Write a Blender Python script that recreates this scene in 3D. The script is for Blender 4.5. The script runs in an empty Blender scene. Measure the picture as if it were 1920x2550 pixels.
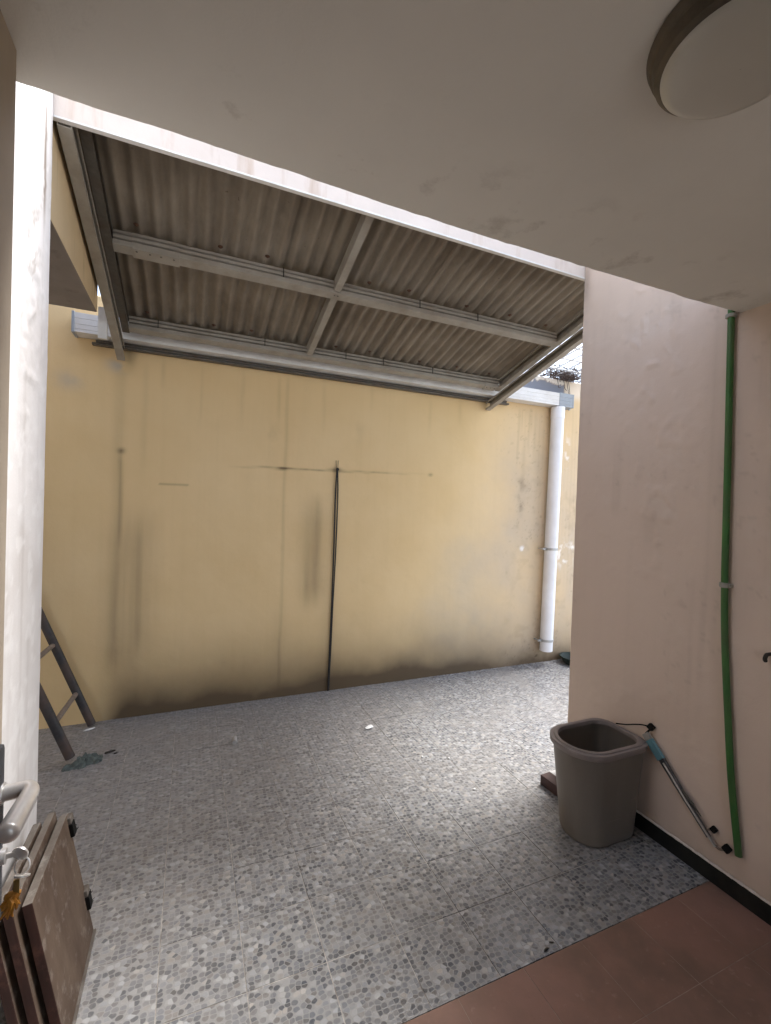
import bpy, bmesh, math, random
import numpy as np
from mathutils import Vector, Matrix, Euler

R = math.radians
random.seed(7)
rng = np.random.default_rng(11)
scene = bpy.context.scene
col = scene.collection

# ------------------------------------------------------------------ camera
CAM = Vector((0.0, 0.0, 1.5))
cam_d = bpy.data.cameras.new('camera')
cam = bpy.data.objects.new('camera', cam_d)
col.objects.link(cam)
RGT = Vector((0.91836952, -0.39434438, 0.03301414))
UPV = Vector((-0.02496241, 0.02553192, 0.9993623))
FWD = Vector((0.39493582, 0.91860798, -0.01360395))
m3 = Matrix((RGT, UPV, -FWD)).transposed()
cam.matrix_world = Matrix.Translation(CAM) @ m3.to_4x4()
cam_d.sensor_fit = 'HORIZONTAL'
cam_d.sensor_width = 36.0
cam_d.lens = 1129.14 / 1920.0 * 36.0
cam_d.clip_start = 0.02
cam_d.clip_end = 2000
scene.camera = cam

# ------------------------------------------------------------------ sky, sun, exposure
SUN_EL = R(60)
SUN_AZ = math.atan2(0.97, 0.22)          # clockwise from +Y towards +X
world = bpy.data.worlds.new('World')
scene.world = world
world.use_nodes = True
wn = world.node_tree.nodes
wl = world.node_tree.links
wn.clear()
sky = wn.new('ShaderNodeTexSky')
sky.sky_type = 'NISHITA'
sky.sun_disc = False
sky.sun_elevation = SUN_EL
sky.sun_rotation = SUN_AZ
sky.air_density = 1.0
sky.dust_density = 2.0
sky.ozone_density = 1.0
bg = wn.new('ShaderNodeBackground')
bg.inputs['Strength'].default_value = 0.125
hsv = wn.new('ShaderNodeHueSaturation')
hsv.inputs['Saturation'].default_value = 0.68
wo = wn.new('ShaderNodeOutputWorld')
wl.new(sky.outputs[0], hsv.inputs['Color'])
wl.new(hsv.outputs[0], bg.inputs['Color'])
wl.new(bg.outputs[0], wo.inputs['Surface'])
sun_d = bpy.data.lights.new('sun', 'SUN')
sun_d.energy = 1.5
sun_d.angle = R(20)
sun_d.color = (1.0, 0.99, 0.975)
sun = bpy.data.objects.new('sun', sun_d)
col.objects.link(sun)
sdir = Vector((math.sin(SUN_AZ) * math.cos(SUN_EL), math.cos(SUN_AZ) * math.cos(SUN_EL), math.sin(SUN_EL)))
sun.rotation_euler = sdir.to_track_quat('Z', 'Y').to_euler()
sun.location = sdir * 20
scene.view_settings.view_transform = 'Standard'
scene.view_settings.look = 'None'
scene.view_settings.gamma = 1.0
scene.view_settings.use_curve_mapping = False
scene.view_settings.exposure = 2.18
scene.render.engine = 'CYCLES'
scene.cycles.use_denoising = True
scene.cycles.max_bounces = 7
scene.cycles.use_adaptive_sampling = True
scene.cycles.adaptive_threshold = 0.02
scene.cycles.diffuse_bounces = 5
scene.cycles.glossy_bounces = 3
scene.cycles.sample_clamp_indirect = 6.0

# ------------------------------------------------------------------ measures (metres)
D = 3.498        # face of the yellow boundary wall
Y0 = 1.152       # edge of the porch ceiling and of the red tiles
YP = 1.942       # far end of the pink wall, face of the canopy fascia
HC = 2.3226      # ceiling
XR = 2.0126      # face of the pink wall
XL = -0.475      # face of the white wall
WT = 2.81        # top of the boundary wall
MS = (2.82 - 2.405) / (3.478 - YP)
def zb(y, dz=0.0):                       # slope of the canopy
    return 2.405 + dz + MS * (3.478 - y)

# ------------------------------------------------------------------ helpers
def tag(o, label=None, cat=None, group=None, kind=None):
    if label: o['label'] = label
    if cat: o['category'] = cat
    if group: o['group'] = group
    if kind or cat: o['kind'] = kind or 'thing'
    return o

def empty(name, loc, label=None, cat=None, group=None):
    o = bpy.data.objects.new(name, None)
    o.empty_display_size = 0.05
    o.location = loc
    col.objects.link(o)
    return tag(o, label, cat, group)

def root_loc(parent):
    v = Vector((0, 0, 0))
    while parent is not None:
        v += parent.location
        parent = parent.parent
    return v

def link(name, me, mat=None, parent=None, smooth=False, loc=None):
    """me is in world coordinates unless loc is given (then relative to loc)."""
    o = bpy.data.objects.new(name, me)
    off = root_loc(parent)
    if loc is None:
        # put the origin at the base centre of the mesh
        n = len(me.vertices)
        co = np.empty(n * 3)
        me.vertices.foreach_get('co', co)
        co = co.reshape(-1, 3)
        c = Vector(((co[:, 0].min() + co[:, 0].max()) / 2, (co[:, 1].min() + co[:, 1].max()) / 2, co[:, 2].min()))
        me.transform(Matrix.Translation(-c))
        o.location = c - off
    else:
        o.location = Vector(loc) - off
    if mat is not None and not me.materials:
        for m in (mat if isinstance(mat, (list, tuple)) else [mat]):
            me.materials.append(m)
    if smooth:
        me.polygons.foreach_set('use_smooth', [True] * len(me.polygons))
        if smooth != 'all':
            try:
                me.set_sharp_from_angle(angle=R(38))
            except Exception:
                pass
    col.objects.link(o)
    if parent is not None:
        o.parent = parent
    return o

def obj(name, bm, mat=None, parent=None, smooth=False):
    me = bpy.data.meshes.new(name)
    bmesh.ops.recalc_face_normals(bm, faces=bm.faces)
    bm.to_mesh(me)
    bm.free()
    return link(name, me, mat, parent, smooth)

def box(bm, x0, x1, y0, y1, z0, z1, M=None, bevel=0.0):
    c = Vector(((x0 + x1) / 2, (y0 + y1) / 2, (z0 + z1) / 2))
    T = Matrix.Translation(c) @ Matrix.Diagonal((x1 - x0, y1 - y0, z1 - z0, 1))
    if M is not None:
        T = M @ T
    r = bmesh.ops.create_cube(bm, size=1.0, matrix=T)
    if bevel > 0:
        es = set()
        for v in r['verts']:
            es.update(v.link_edges)
        bmesh.ops.bevel(bm, geom=list(es), offset=bevel, segments=2, affect='EDGES', profile=0.6)
    return bm

def tube(bm, pts, r, seg=10, caps=True):
    pts = [Vector(p) for p in pts]
    n = len(pts)
    rs = r if isinstance(r, (list, tuple)) else [r] * n
    rings = []
    prev = None
    for i, p in enumerate(pts):
        t = (pts[min(i + 1, n - 1)] - pts[max(i - 1, 0)])
        if t.length < 1e-9: t = Vector((0, 0, 1))
        t.normalize()
        if prev is None:
            a = Vector((0, 0, 1)) if abs(t.z) < 0.9 else Vector((1, 0, 0))
            u = t.cross(a).normalized()
        else:
            u = (prev - t * prev.dot(t)).normalized()
        prev = u
        w = t.cross(u)
        rings.append([bm.verts.new(p + (u * math.cos(2 * math.pi * k / seg) + w * math.sin(2 * math.pi * k / seg)) * rs[i]) for k in range(seg)])
    for i in range(n - 1):
        for k in range(seg):
            bm.faces.new((rings[i][k], rings[i][(k + 1) % seg], rings[i + 1][(k + 1) % seg], rings[i + 1][k]))
    if caps:
        bm.faces.new(rings[0][::-1])
        bm.faces.new(rings[-1])
    return bm

def loft(bm, rings, close_first=False, close_last=False):
    vs = [[bm.verts.new(p) for p in ring] for ring in rings]
    n = len(vs[0])
    for i in range(len(vs) - 1):
        for k in range(n):
            bm.faces.new((vs[i][k], vs[i][(k + 1) % n], vs[i + 1][(k + 1) % n], vs[i + 1][k]))
    if close_first: bm.faces.new(vs[0][::-1])
    if close_last: bm.faces.new(vs[-1])
    return bm

def lathe(bm, prof, c, seg=48):
    rings = [[(c[0] + r * math.cos(2 * math.pi * k / seg), c[1] + r * math.sin(2 * math.pi * k / seg), c[2] + z) for k in range(seg)] for r, z in prof]
    return loft(bm, rings)

def prism(bm, prof, x0, x1, fn):
    """closed profile (a, b) swept between x0 and x1; fn maps (x, a, b) to a point"""
    loft(bm, [[fn(x, a, b) for a, b in prof] for x in (x0, x1)], True, True)
    return bm

def smooth_path(pts, n=8):
    out = []
    P = [Vector(p) for p in pts]
    for i in range(len(P) - 1):
        p0, p1, p2, p3 = P[max(i - 1, 0)], P[i], P[i + 1], P[min(i + 2, len(P) - 1)]
        for k in range(n):
            t = k / n
            out.append(0.5 * ((2 * p1) + (p2 - p0) * t + (2 * p0 - 5 * p1 + 4 * p2 - p3) * t * t + (-p0 + 3 * p1 - 3 * p2 + p3) * t ** 3))
    out.append(P[-1])
    return out

# numpy value noise
def vnoise(x, y, seed=0):
    xi = np.floor(x).astype(np.int64); yi = np.floor(y).astype(np.int64)
    xf = x - xi; yf = y - yi
    def h(a, b):
        v = (a * 374761393 + b * 668265263 + seed * 1274126177) & 0x7fffffff
        v = ((v ^ (v >> 13)) * 1274126177) & 0x7fffffff
        return ((v ^ (v >> 16)) & 0xffff) / 65535.0
    u = xf * xf * (3 - 2 * xf); v = yf * yf * (3 - 2 * yf)
    return (h(xi, yi) * (1 - u) + h(xi + 1, yi) * u) * (1 - v) + (h(xi, yi + 1) * (1 - u) + h(xi + 1, yi + 1) * u) * v
def fbm(x, y, seed=0, oct=5):
    s = 0; a = 0.5; t = 0
    for i in range(oct):
        s = s + a * vnoise(x, y, seed + i * 17); t += a
        x = x * 2.03; y = y * 2.03; a *= 0.5
    return s / t
def sstep(a, b, x):
    t = np.clip((x - a) / (b - a), 0, 1)
    return t * t * (3 - 2 * t)

# ------------------------------------------------------------------ materials
class MT:
    def __init__(s, name):
        s.m = bpy.data.materials.new(name); s.m.use_nodes = True
        s.t = s.m.node_tree; s.n = s.t.nodes; s.l = s.t.links
        s.b = s.n['Principled BSDF']
    def N(s, typ, **kw):
        n = s.n.new(typ)
        for k, v in kw.items():
            if k in n.inputs: n.inputs[k].default_value = v
            else: setattr(n, k, v)
        return n
    def L(s, a, b): s.l.new(a, b)
    def ramp(s, fac, stops):
        r = s.n.new('ShaderNodeValToRGB')
        e = r.color_ramp.elements
        while len(e) < len(stops): e.new(0.5)
        for q, (p, c) in zip(e, stops):
            q.position = p
            q.color = (c, c, c, 1) if isinstance(c, (int, float)) else (*c, 1)
        s.L(fac, r.inputs[0]); return r.outputs[0]
    def mix(s, fac, a, b, blend='MIX'):
        x = s.n.new('ShaderNodeMix'); x.data_type = 'RGBA'; x.blend_type = blend
        for sock, v in ((x.inputs[0], fac), (x.inputs[6], a), (x.inputs[7], b)):
            if isinstance(v, bpy.types.NodeSocket): s.L(v, sock)
            elif isinstance(v, (int, float)): sock.default_value = v
            else: sock.default_value = (*v, 1)
        return x.outputs[2]
    def math(s, op, a, b=None, clamp=False):
        x = s.n.new('ShaderNodeMath'); x.operation = op; x.use_clamp = clamp
        for i, v in enumerate((a, b)):
            if v is None: continue
            if isinstance(v, bpy.types.NodeSocket): s.L(v, x.inputs[i])
            else: x.inputs[i].default_value = v
        return x.outputs[0]
    def noise(s, vec, scale, detail=5, rough=0.55, stretch=None):
        if stretch:
            mp = s.N('ShaderNodeMapping'); mp.inputs['Scale'].default_value = stretch
            s.L(vec, mp.inputs['Vector']); vec = mp.outputs[0]
        n = s.N('ShaderNodeTexNoise'); n.inputs['Scale'].default_value = scale
        n.inputs['Detail'].default_value = detail; n.inputs['Roughness'].default_value = rough
        s.L(vec, n.inputs['Vector']); return n.outputs['Fac']
    def pos(s):
        return s.N('ShaderNodeNewGeometry').outputs['Position']
    def objc(s):
        return s.N('ShaderNodeTexCoord').outputs['Object']
    def bump(s, h, strength=0.3, dist=0.01, prev=None):
        b = s.N('ShaderNodeBump'); b.inputs['Strength'].default_value = strength; b.inputs['Distance'].default_value = dist
        s.L(h, b.inputs['Height'])
        if prev is not None: s.L(prev, b.inputs['Normal'])
        return b.outputs[0]
    def done(s, colr=None, rough=None, normal=None, metal=None, spec=None):
        for key, v in (('Base Color', colr), ('Roughness', rough), ('Normal', normal), ('Metallic', metal), ('Specular IOR Level', spec)):
            if v is None: continue
            if isinstance(v, bpy.types.NodeSocket): s.L(v, s.b.inputs[key])
            elif isinstance(v, (tuple, list)): s.b.inputs[key].default_value = (*v, 1)
            else: s.b.inputs[key].default_value = v
        return s.m

def plaster(name, base, dark=0.86, light=1.05, bumpy=0.25, dirt=None, dirt_amt=0.0, scale=1.0, rough=0.85):
    """painted plaster: mottled paint, trowel waves, fine grain"""
    t = MT(name); p = t.pos()
    big = t.noise(p, 1.7 * scale, 4)
    med = t.noise(p, 9 * scale, 5)
    fine = t.noise(p, 160, 3)
    cA = tuple(c * dark for c in base); cB = tuple(min(1, c * light) for c in base)
    c = t.mix(t.ramp(big, [(0.3, 0.0), (0.7, 1.0)]), cA, cB)
    c = t.mix(t.ramp(med, [(0.35, 0.0), (0.75, 0.35)]), c, cA)
    if dirt is not None:
        st = t.noise(p, 3.0, 6, 0.6, stretch=(4, 4, 0.5))
        c = t.mix(t.ramp(st, [(0.56, 0.0), (0.75, dirt_amt)]), c, dirt)
    hh = t.math('ADD', t.math('MULTIPLY', big, 0.7), t.math('ADD', t.math('MULTIPLY', med, bumpy), t.math('MULTIPLY', fine, 0.03)))
    return t.done(c, rough, t.bump(hh, 0.8, 0.012), spec=0.25)

def attr_wall(name, base, base2, dirt, cement, white, bumpy=0.3, rough=0.86):
    """painted wall that reads the stain masks stored on its mesh"""
    t = MT(name); p = t.pos()
    a = t.N('ShaderNodeAttribute'); a.attribute_name = 'stain'
    sp = t.N('ShaderNodeSeparateColor'); t.L(a.outputs['Color'], sp.inputs[0])
    big = t.noise(p, 1.3, 3); med = t.noise(p, 7, 4, 0.6); fine = t.noise(p, 140, 2)
    strk = t.noise(p, 2.2, 4, 0.6, stretch=(7, 7, 0.35))
    c = t.mix(t.ramp(big, [(0.3, 0.0), (0.72, 1.0)]), base, base2)
    c = t.mix(t.ramp(strk, [(0.5, 0.0), (0.85, 0.16)]), c, tuple(x * 0.82 for x in base))
    c = t.mix(t.ramp(med, [(0.45, 0.0), (0.85, 0.12)]), c, tuple(x * 0.82 for x in base))
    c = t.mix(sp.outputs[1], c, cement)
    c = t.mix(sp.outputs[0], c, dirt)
    c = t.mix(sp.outputs[2], c, white)
    hh = t.math('ADD', t.math('MULTIPLY', med, bumpy), t.math('MULTIPLY', fine, 0.045))
    return t.done(c, rough, t.bump(hh, 0.8, 0.010), spec=0.25)

M = {}
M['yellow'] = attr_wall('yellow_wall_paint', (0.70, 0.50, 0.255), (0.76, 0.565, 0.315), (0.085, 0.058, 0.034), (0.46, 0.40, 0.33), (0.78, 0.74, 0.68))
M['pink'] = attr_wall('pink_wall_paint', (0.68, 0.545, 0.45), (0.71, 0.575, 0.48), (0.20, 0.14, 0.10), (0.50, 0.42, 0.36), (0.72, 0.63, 0.56), bumpy=0.35)
M['white_wall'] = attr_wall('white_wall_paint', (0.66, 0.635, 0.62), (0.70, 0.68, 0.67), (0.22, 0.17, 0.13), (0.45, 0.40, 0.36), (0.80, 0.79, 0.78), bumpy=0.4)
def ceiling_mat():
    t = MT('ceiling_paint'); p = t.pos()
    big = t.noise(p, 1.6, 4); med = t.noise(p, 9, 5, 0.6); fine = t.noise(p, 170, 2)
    base = (0.74, 0.715, 0.655)
    c = t.mix(t.ramp(big, [(0.3, 0.0), (0.7, 1.0)]), tuple(x * 0.94 for x in base), tuple(x * 1.03 for x in base))
    c = t.mix(t.ramp(med, [(0.5, 0.0), (0.8, 0.18)]), c, tuple(x * 0.85 for x in base))
    ps = t.N('ShaderNodeSeparateXYZ'); t.L(p, ps.inputs[0])
    near = t.ramp(ps.outputs[1], [(0.86, 0.0), (1.0, 1.0)])
    st = t.ramp(t.noise(p, 6, 6, 0.65), [(0.57, 0.0), (0.72, 0.55)])
    c = t.mix(t.math('MULTIPLY', near, st), c, (0.30, 0.255, 0.20))
    hh = t.math('ADD', t.math('MULTIPLY', big, 0.9), t.math('ADD', t.math('MULTIPLY', med, 0.16), t.math('MULTIPLY', fine, 0.035)))
    return t.done(c, 0.8, t.bump(hh, 0.8, 0.012), spec=0.25)
M['ceiling'] = ceiling_mat()
M['house'] = plaster('cream_wall_paint', (0.68, 0.60, 0.50), 0.9, 1.04, 0.3, (0.4, 0.3, 0.2), 0.2)
M['fascia'] = plaster('fascia_paint', (0.68, 0.60, 0.54), 0.93, 1.04, 0.2, (0.40, 0.27, 0.18), 0.6, 2.0)
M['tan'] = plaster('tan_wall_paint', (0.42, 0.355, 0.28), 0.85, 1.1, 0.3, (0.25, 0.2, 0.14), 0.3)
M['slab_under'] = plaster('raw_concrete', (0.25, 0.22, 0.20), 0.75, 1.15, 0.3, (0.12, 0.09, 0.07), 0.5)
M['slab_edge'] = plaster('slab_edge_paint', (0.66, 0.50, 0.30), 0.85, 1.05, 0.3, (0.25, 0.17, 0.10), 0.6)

def pebble_material(name):
    t = MT(name); o = t.objc(); p = t.pos()
    rnd = t.N('ShaderNodeObjectInfo').outputs['Random']
    add = t.N('ShaderNodeVectorMath', operation='ADD')
    cx = t.N('ShaderNodeCombineXYZ')
    t.L(t.math('MULTIPLY', rnd, 37.0), cx.inputs[0]); t.L(t.math('MULTIPLY', rnd, 91.0), cx.inputs[1])
    t.L(o, add.inputs[0]); t.L(cx.outputs[0], add.inputs[1])
    v = add.outputs[0]
    wob = t.N('ShaderNodeTexNoise'); wob.inputs['Scale'].default_value = 26; wob.inputs['Detail'].default_value = 2
    t.L(v, wob.inputs['Vector'])
    w2 = t.N('ShaderNodeVectorMath', operation='SCALE'); w2.inputs['Scale'].default_value = 0.010
    t.L(wob.outputs['Color'], w2.inputs[0])
    a2 = t.N('ShaderNodeVectorMath', operation='ADD'); t.L(v, a2.inputs[0]); t.L(w2.outputs[0], a2.inputs[1])
    mp = t.N('ShaderNodeMapping'); mp.inputs['Scale'].default_value = (1.0, 1.22, 1); t.L(a2.outputs[0], mp.inputs['Vector'])
    vv = mp.outputs[0]
    vo = t.N('ShaderNodeTexVoronoi', voronoi_dimensions='2D', feature='F1'); vo.inputs['Scale'].default_value = 51; vo.inputs['Randomness'].default_value = 0.72
    ve = t.N('ShaderNodeTexVoronoi', voronoi_dimensions='2D', feature='DISTANCE_TO_EDGE'); ve.inputs['Scale'].default_value = 51; ve.inputs['Randomness'].default_value = 0.72
    t.L(vv, vo.inputs['Vector']); t.L(vv, ve.inputs['Vector'])
    sp = t.N('ShaderNodeSeparateColor'); t.L(vo.outputs['Color'], sp.inputs[0])
    stone = t.ramp(sp.outputs[0], [(0.0, (0.08, 0.083, 0.09)), (0.17, (0.105, 0.107, 0.114)), (0.28, (0.16, 0.16, 0.165)), (0.66, (0.205, 0.204, 0.204)), (0.82, (0.275, 0.273, 0.268)), (1.0, (0.39, 0.385, 0.375))])
    warm = t.ramp(sp.outputs[1], [(0.0, (0.94, 0.98, 1.05)), (0.7, (1, 1, 1)), (1.0, (1.06, 0.99, 0.92))])
    stone = t.mix(1.0, stone, warm, 'MULTIPLY')
    vein = t.noise(vv, 120, 4)
    stone = t.mix(t.ramp(vein, [(0.4, 0.0), (0.8, 0.12)]), stone, (0.5, 0.49, 0.47))
    edge = t.math('MAXIMUM', t.ramp(ve.outputs['Distance'], [(0.03, 1.0), (0.09, 0.0)]), t.ramp(vo.outputs['Distance'], [(0.43, 0.0), (0.53, 1.0)]))
    c = t.mix(t.math('MULTIPLY', edge, 0.8), stone, (0.30, 0.297, 0.29))
    # dust and foot dirt lying on the tiles, in the place's own coordinates
    n1 = t.noise(p, 2.1, 6, 0.6); n2 = t.noise(p, 11, 5, 0.65)
    ps = t.N('ShaderNodeSeparateXYZ'); t.L(p, ps.inputs[0])
    gx = t.ramp(t.math('ADD', t.math('MULTIPLY', ps.outputs[0], -0.22), t.math('MULTIPLY', ps.outputs[1], 0.20)), [(0.20, 0.0), (0.60, 0.55)])
    dm = t.math('ADD', t.ramp(n1, [(0.46, 0.0), (0.74, 0.38)]), gx)
    dm = t.math('MULTIPLY', dm, t.ramp(n2, [(0.3, 0.55), (0.7, 1.0)]), True)
    dust = t.mix(n2, (0.20, 0.175, 0.155), (0.27, 0.245, 0.22))
    c = t.mix(dm, c, dust)
    spk = t.ramp(t.noise(p, 90, 2, 0.4), [(0.70, 0.0), (0.74, 0.5)])
    c = t.mix(t.math('MULTIPLY', spk, dm), c, (0.09, 0.075, 0.06))
    rough = t.math('ADD', t.math('MULTIPLY', dm, 0.40), 0.24)
    nb = t.bump(t.ramp(ve.outputs['Distance'], [(0.0, 0.0), (0.16, 1.0)]), 0.25, 0.002)
    return t.done(c, rough, nb, spec=0.5)
M['pebble'] = pebble_material('pebble_print_tile')

def simple(name, colr, rough=0.6, metal=0.0, var=0.12, scale=25, bump=0.1, dist=0.003, dirt=None, dirt_amt=0.4, stretch=None, spec=0.4):
    t = MT(name); o = t.objc()
    n = t.noise(o, scale, 5, 0.6, stretch); n2 = t.noise(o, scale * 0.23, 4)
    c = t.mix(t.ramp(n, [(0.3, 0.0), (0.75, 1.0)]), tuple(x * (1 - var) for x in colr), tuple(min(1, x * (1 + var)) for x in colr))
    if dirt is not None:
        c = t.mix(t.ramp(n2, [(0.42, 0.0), (0.68, dirt_amt)]), c, dirt)
    r = t.math('ADD', t.math('MULTIPLY', n2, 0.25), rough - 0.12, True)
    return t.done(c, r, t.bump(n, bump, dist), metal, spec)

M['grout'] = simple('grout', (0.40, 0.375, 0.34), 0.95, var=0.25, scale=60, bump=0.3, dirt=(0.12, 0.1, 0.085), dirt_amt=0.8)
M['red_joint'] = simple('pale_red_joint', (0.33, 0.25, 0.20), 0.95, var=0.2, scale=60, dirt=(0.15, 0.1, 0.075), dirt_amt=0.6)
M['ground'] = simple('ground_concrete', (0.30, 0.29, 0.27), 0.95, scale=3, bump=0.3)
def red_tile():
    t = MT('red_clay_tile'); o = t.objc(); p = t.pos()
    rnd = t.N('ShaderNodeObjectInfo').outputs['Random']
    n = t.noise(p, 5, 6, 0.6); f = t.noise(p, 120, 4, 0.7); d = t.noise(p, 2.3, 5, 0.6); s = t.noise(p, 30, 5, 0.7)
    c = t.mix(n, (0.25, 0.135, 0.10), (0.34, 0.20, 0.155))
    c = t.mix(t.math('MULTIPLY', rnd, 0.35), c, (0.25, 0.13, 0.09))
    c = t.mix(t.ramp(d, [(0.38, 0.0), (0.62, 0.75)]), c, (0.145, 0.10, 0.072))
    c = t.mix(t.ramp(s, [(0.60, 0.0), (0.72, 0.35)]), c, (0.42, 0.29, 0.24))
    c = t.mix(t.ramp(f, [(0.62, 0.0), (0.75, 0.5)]), c, (0.13, 0.08, 0.06))
    return t.done(c, t.math('ADD', t.math('MULTIPLY', d, 0.3), 0.45), t.bump(f, 0.15, 0.002), spec=0.35)
M['red'] = red_tile()
M['steel'] = simple('painted_steel', (0.34, 0.315, 0.275), 0.5, 0.0, var=0.06, scale=40, bump=0.05, dirt=(0.19, 0.155, 0.115), dirt_amt=0.4)
M['steel_dark'] = simple('dark_steel', (0.11, 0.10, 0.085), 0.55, 0.0, var=0.2, scale=40, bump=0.05, dirt=(0.10, 0.07, 0.05), dirt_amt=0.6)
def corrugated():
    t = MT('fibre_cement'); o = t.objc(); p = t.pos()
    st = t.noise(p, 4, 5, 0.6, stretch=(4, 0.8, 0.8)); bl = t.noise(p, 3.2, 5, 0.6); f = t.noise(p, 110, 4, 0.7); sp = t.noise(p, 38, 3, 0.5)
    c = t.mix(t.ramp(st, [(0.3, 0.0), (0.72, 1.0)]), (0.225, 0.19, 0.148), (0.315, 0.275, 0.22))
    c = t.mix(t.ramp(bl, [(0.40, 0.0), (0.70, 0.6)]), c, (0.135, 0.108, 0.08))
    c = t.mix(t.ramp(f, [(0.58, 0.0), (0.75, 0.30)]), c, (0.34, 0.30, 0.25))
    c = t.mix(t.ramp(sp, [(0.73, 0.0), (0.77, 0.7)]), c, (0.10, 0.075, 0.055))
    return t.done(c, 0.95, t.bump(f, 0.4, 0.003), spec=0.15)
M['sheet'] = corrugated()
M['rust'] = simple('rusty_bolt', (0.10, 0.05, 0.03), 0.9, var=0.4, scale=80)
M['gutter'] = simple('white_gutter', (0.72, 0.71, 0.69), 0.4, var=0.05, scale=20, bump=0.02, dirt=(0.45, 0.40, 0.34), dirt_amt=0.35)
M['gutter_grey'] = simple('grey_gutter_cap', (0.30, 0.33, 0.36), 0.45, var=0.08, scale=20, bump=0.02)
M['pvc'] = simple('white_pvc', (0.74, 0.75, 0.77), 0.35, var=0.04, scale=12, bump=0.02, dirt=(0.50, 0.47, 0.43), dirt_amt=0.3)
M['clamp'] = simple('galvanised_clamp', (0.42, 0.43, 0.43), 0.4, 0.7, var=0.15, scale=60)
M['green'] = simple('green_pipe', (0.045, 0.155, 0.035), 0.45, var=0.25, scale=18, bump=0.03, dirt=(0.10, 0.11, 0.06), dirt_amt=0.5, stretch=(1, 1, 0.25))
M['strap'] = simple('grey_strap', (0.34, 0.33, 0.29), 0.6)
def bin_mat():
    t = MT('taupe_plastic'); o = t.objc()
    ps = t.N('ShaderNodeSeparateXYZ'); t.L(o, ps.inputs[0])
    n = t.noise(o, 5, 5, 0.6); st = t.noise(o, 12, 5, 0.7, stretch=(1, 1, 0.12)); f = t.noise(o, 150, 3, 0.7); sc = t.noise(o, 28, 3, 0.6, stretch=(0.2, 1, 2.5))
    c = t.mix(n, (0.165, 0.14, 0.115), (0.19, 0.165, 0.14))
    c = t.mix(t.ramp(st, [(0.5, 0.0), (0.75, 0.35)]), c, (0.255, 0.23, 0.20))
    c = t.mix(t.ramp(sc, [(0.70, 0.0), (0.74, 0.35)]), c, (0.30, 0.27, 0.24))
    c = t.mix(t.ramp(f, [(0.62, 0.0), (0.78, 0.35)]), c, (0.10, 0.085, 0.07))
    low = t.ramp(t.math('ADD', ps.outputs[2], t.math('MULTIPLY', n, 0.05)), [(0.02, 0.6), (0.075, 0.0)])
    c = t.mix(low, c, (0.22, 0.19, 0.16))
    return t.done(c, t.math('ADD', t.math('MULTIPLY', st, 0.35), 0.25), t.bump(f, 0.08, 0.002), spec=0.35)
M['bin'] = bin_mat()
M['bin_rim'] = simple('taupe_rim', (0.22, 0.185, 0.17), 0.38, var=0.07, scale=20, bump=0.02, dirt=(0.30, 0.26, 0.25), dirt_amt=0.5)
M['black'] = simple('black_plastic', (0.008, 0.0075, 0.007), 0.75, var=0.3, scale=40, spec=0.15)
M['skirting'] = simple('black_skirting', (0.010, 0.0105, 0.010), 0.5, var=0.35, scale=30, bump=0.05, dirt=(0.04, 0.037, 0.03), dirt_amt=0.3, spec=0.25)
M['mortar'] = simple('mortar_line', (0.74, 0.68, 0.62), 0.95, bump=0.4, scale=50)
M['cable'] = simple('black_cable', (0.012, 0.010, 0.009), 0.55)
M['pole'] = simple('dark_iron_pole', (0.038, 0.035, 0.035), 0.6, 0.0, var=0.3, scale=30, bump=0.2, dirt=(0.13, 0.075, 0.05), dirt_amt=0.5)
M['rung'] = simple('worn_wood_rung', (0.20, 0.155, 0.12), 0.8, var=0.25, scale=30, bump=0.3)
M['rag'] = simple('grey_green_rag', (0.11, 0.125, 0.11), 0.95, var=0.4, scale=60, bump=0.6)
M['paper'] = simple('white_scrap', (0.75, 0.74, 0.72), 0.8)
M['chip'] = simple('dark_chip', (0.04, 0.035, 0.03), 0.9)
M['stick'] = simple('grey_stub', (0.36, 0.34, 0.31), 0.9)
M['chrome'] = simple('brushed_nickel', (0.80, 0.78, 0.76), 0.30, 0.45, var=0.05, scale=80, bump=0.01, dirt=(0.35, 0.28, 0.22), dirt_amt=0.35)
M['lock'] = simple('grey_lock_case', (0.10, 0.105, 0.12), 0.45, 0.3, var=0.1)
M['door'] = simple('brown_door', (0.16, 0.10, 0.065), 0.5, var=0.2, scale=10, bump=0.05, stretch=(6, 6, 0.5))
M['orange'] = simple('orange_fob', (0.55, 0.24, 0.03), 0.5, var=0.3, scale=60, dirt=(0.15, 0.06, 0.02), dirt_amt=0.7)
M['cream'] = simple('cream_enamel', (0.70, 0.66, 0.56), 0.35, var=0.04, scale=10, bump=0.02, dirt=(0.42, 0.36, 0.25), dirt_amt=0.4)
M['lampring'] = simple('bronze_lamp_ring', (0.085, 0.07, 0.05), 0.5, 0.3, var=0.4, scale=30, bump=0.2, dirt=(0.16, 0.12, 0.075), dirt_amt=0.6)
M['opal'] = simple('opal_glass', (0.52, 0.50, 0.44), 0.3, var=0.03, scale=6, bump=0.0, dirt=(0.48, 0.44, 0.34), dirt_amt=0.4)
M['bowl'] = simple('dark_green_bowl', (0.018, 0.028, 0.022), 0.6)
M['bluetape'] = simple('pale_blue_sleeve', (0.13, 0.27, 0.31), 0.5, var=0.12, scale=40)
M['wrap'] = simple('dark_wrapping', (0.10, 0.095, 0.10), 0.35, 0.2, var=0.5, scale=70, bump=0.4)
M['alu'] = simple('aluminium', (0.55, 0.54, 0.53), 0.35, 0.8, var=0.15, scale=50, dirt=(0.12, 0.10, 0.09), dirt_amt=0.5)
M['wire'] = simple('white_wire', (0.62, 0.63, 0.64), 0.5)
M['vine'] = simple('dry_vine', (0.10, 0.075, 0.065), 0.95)
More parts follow.
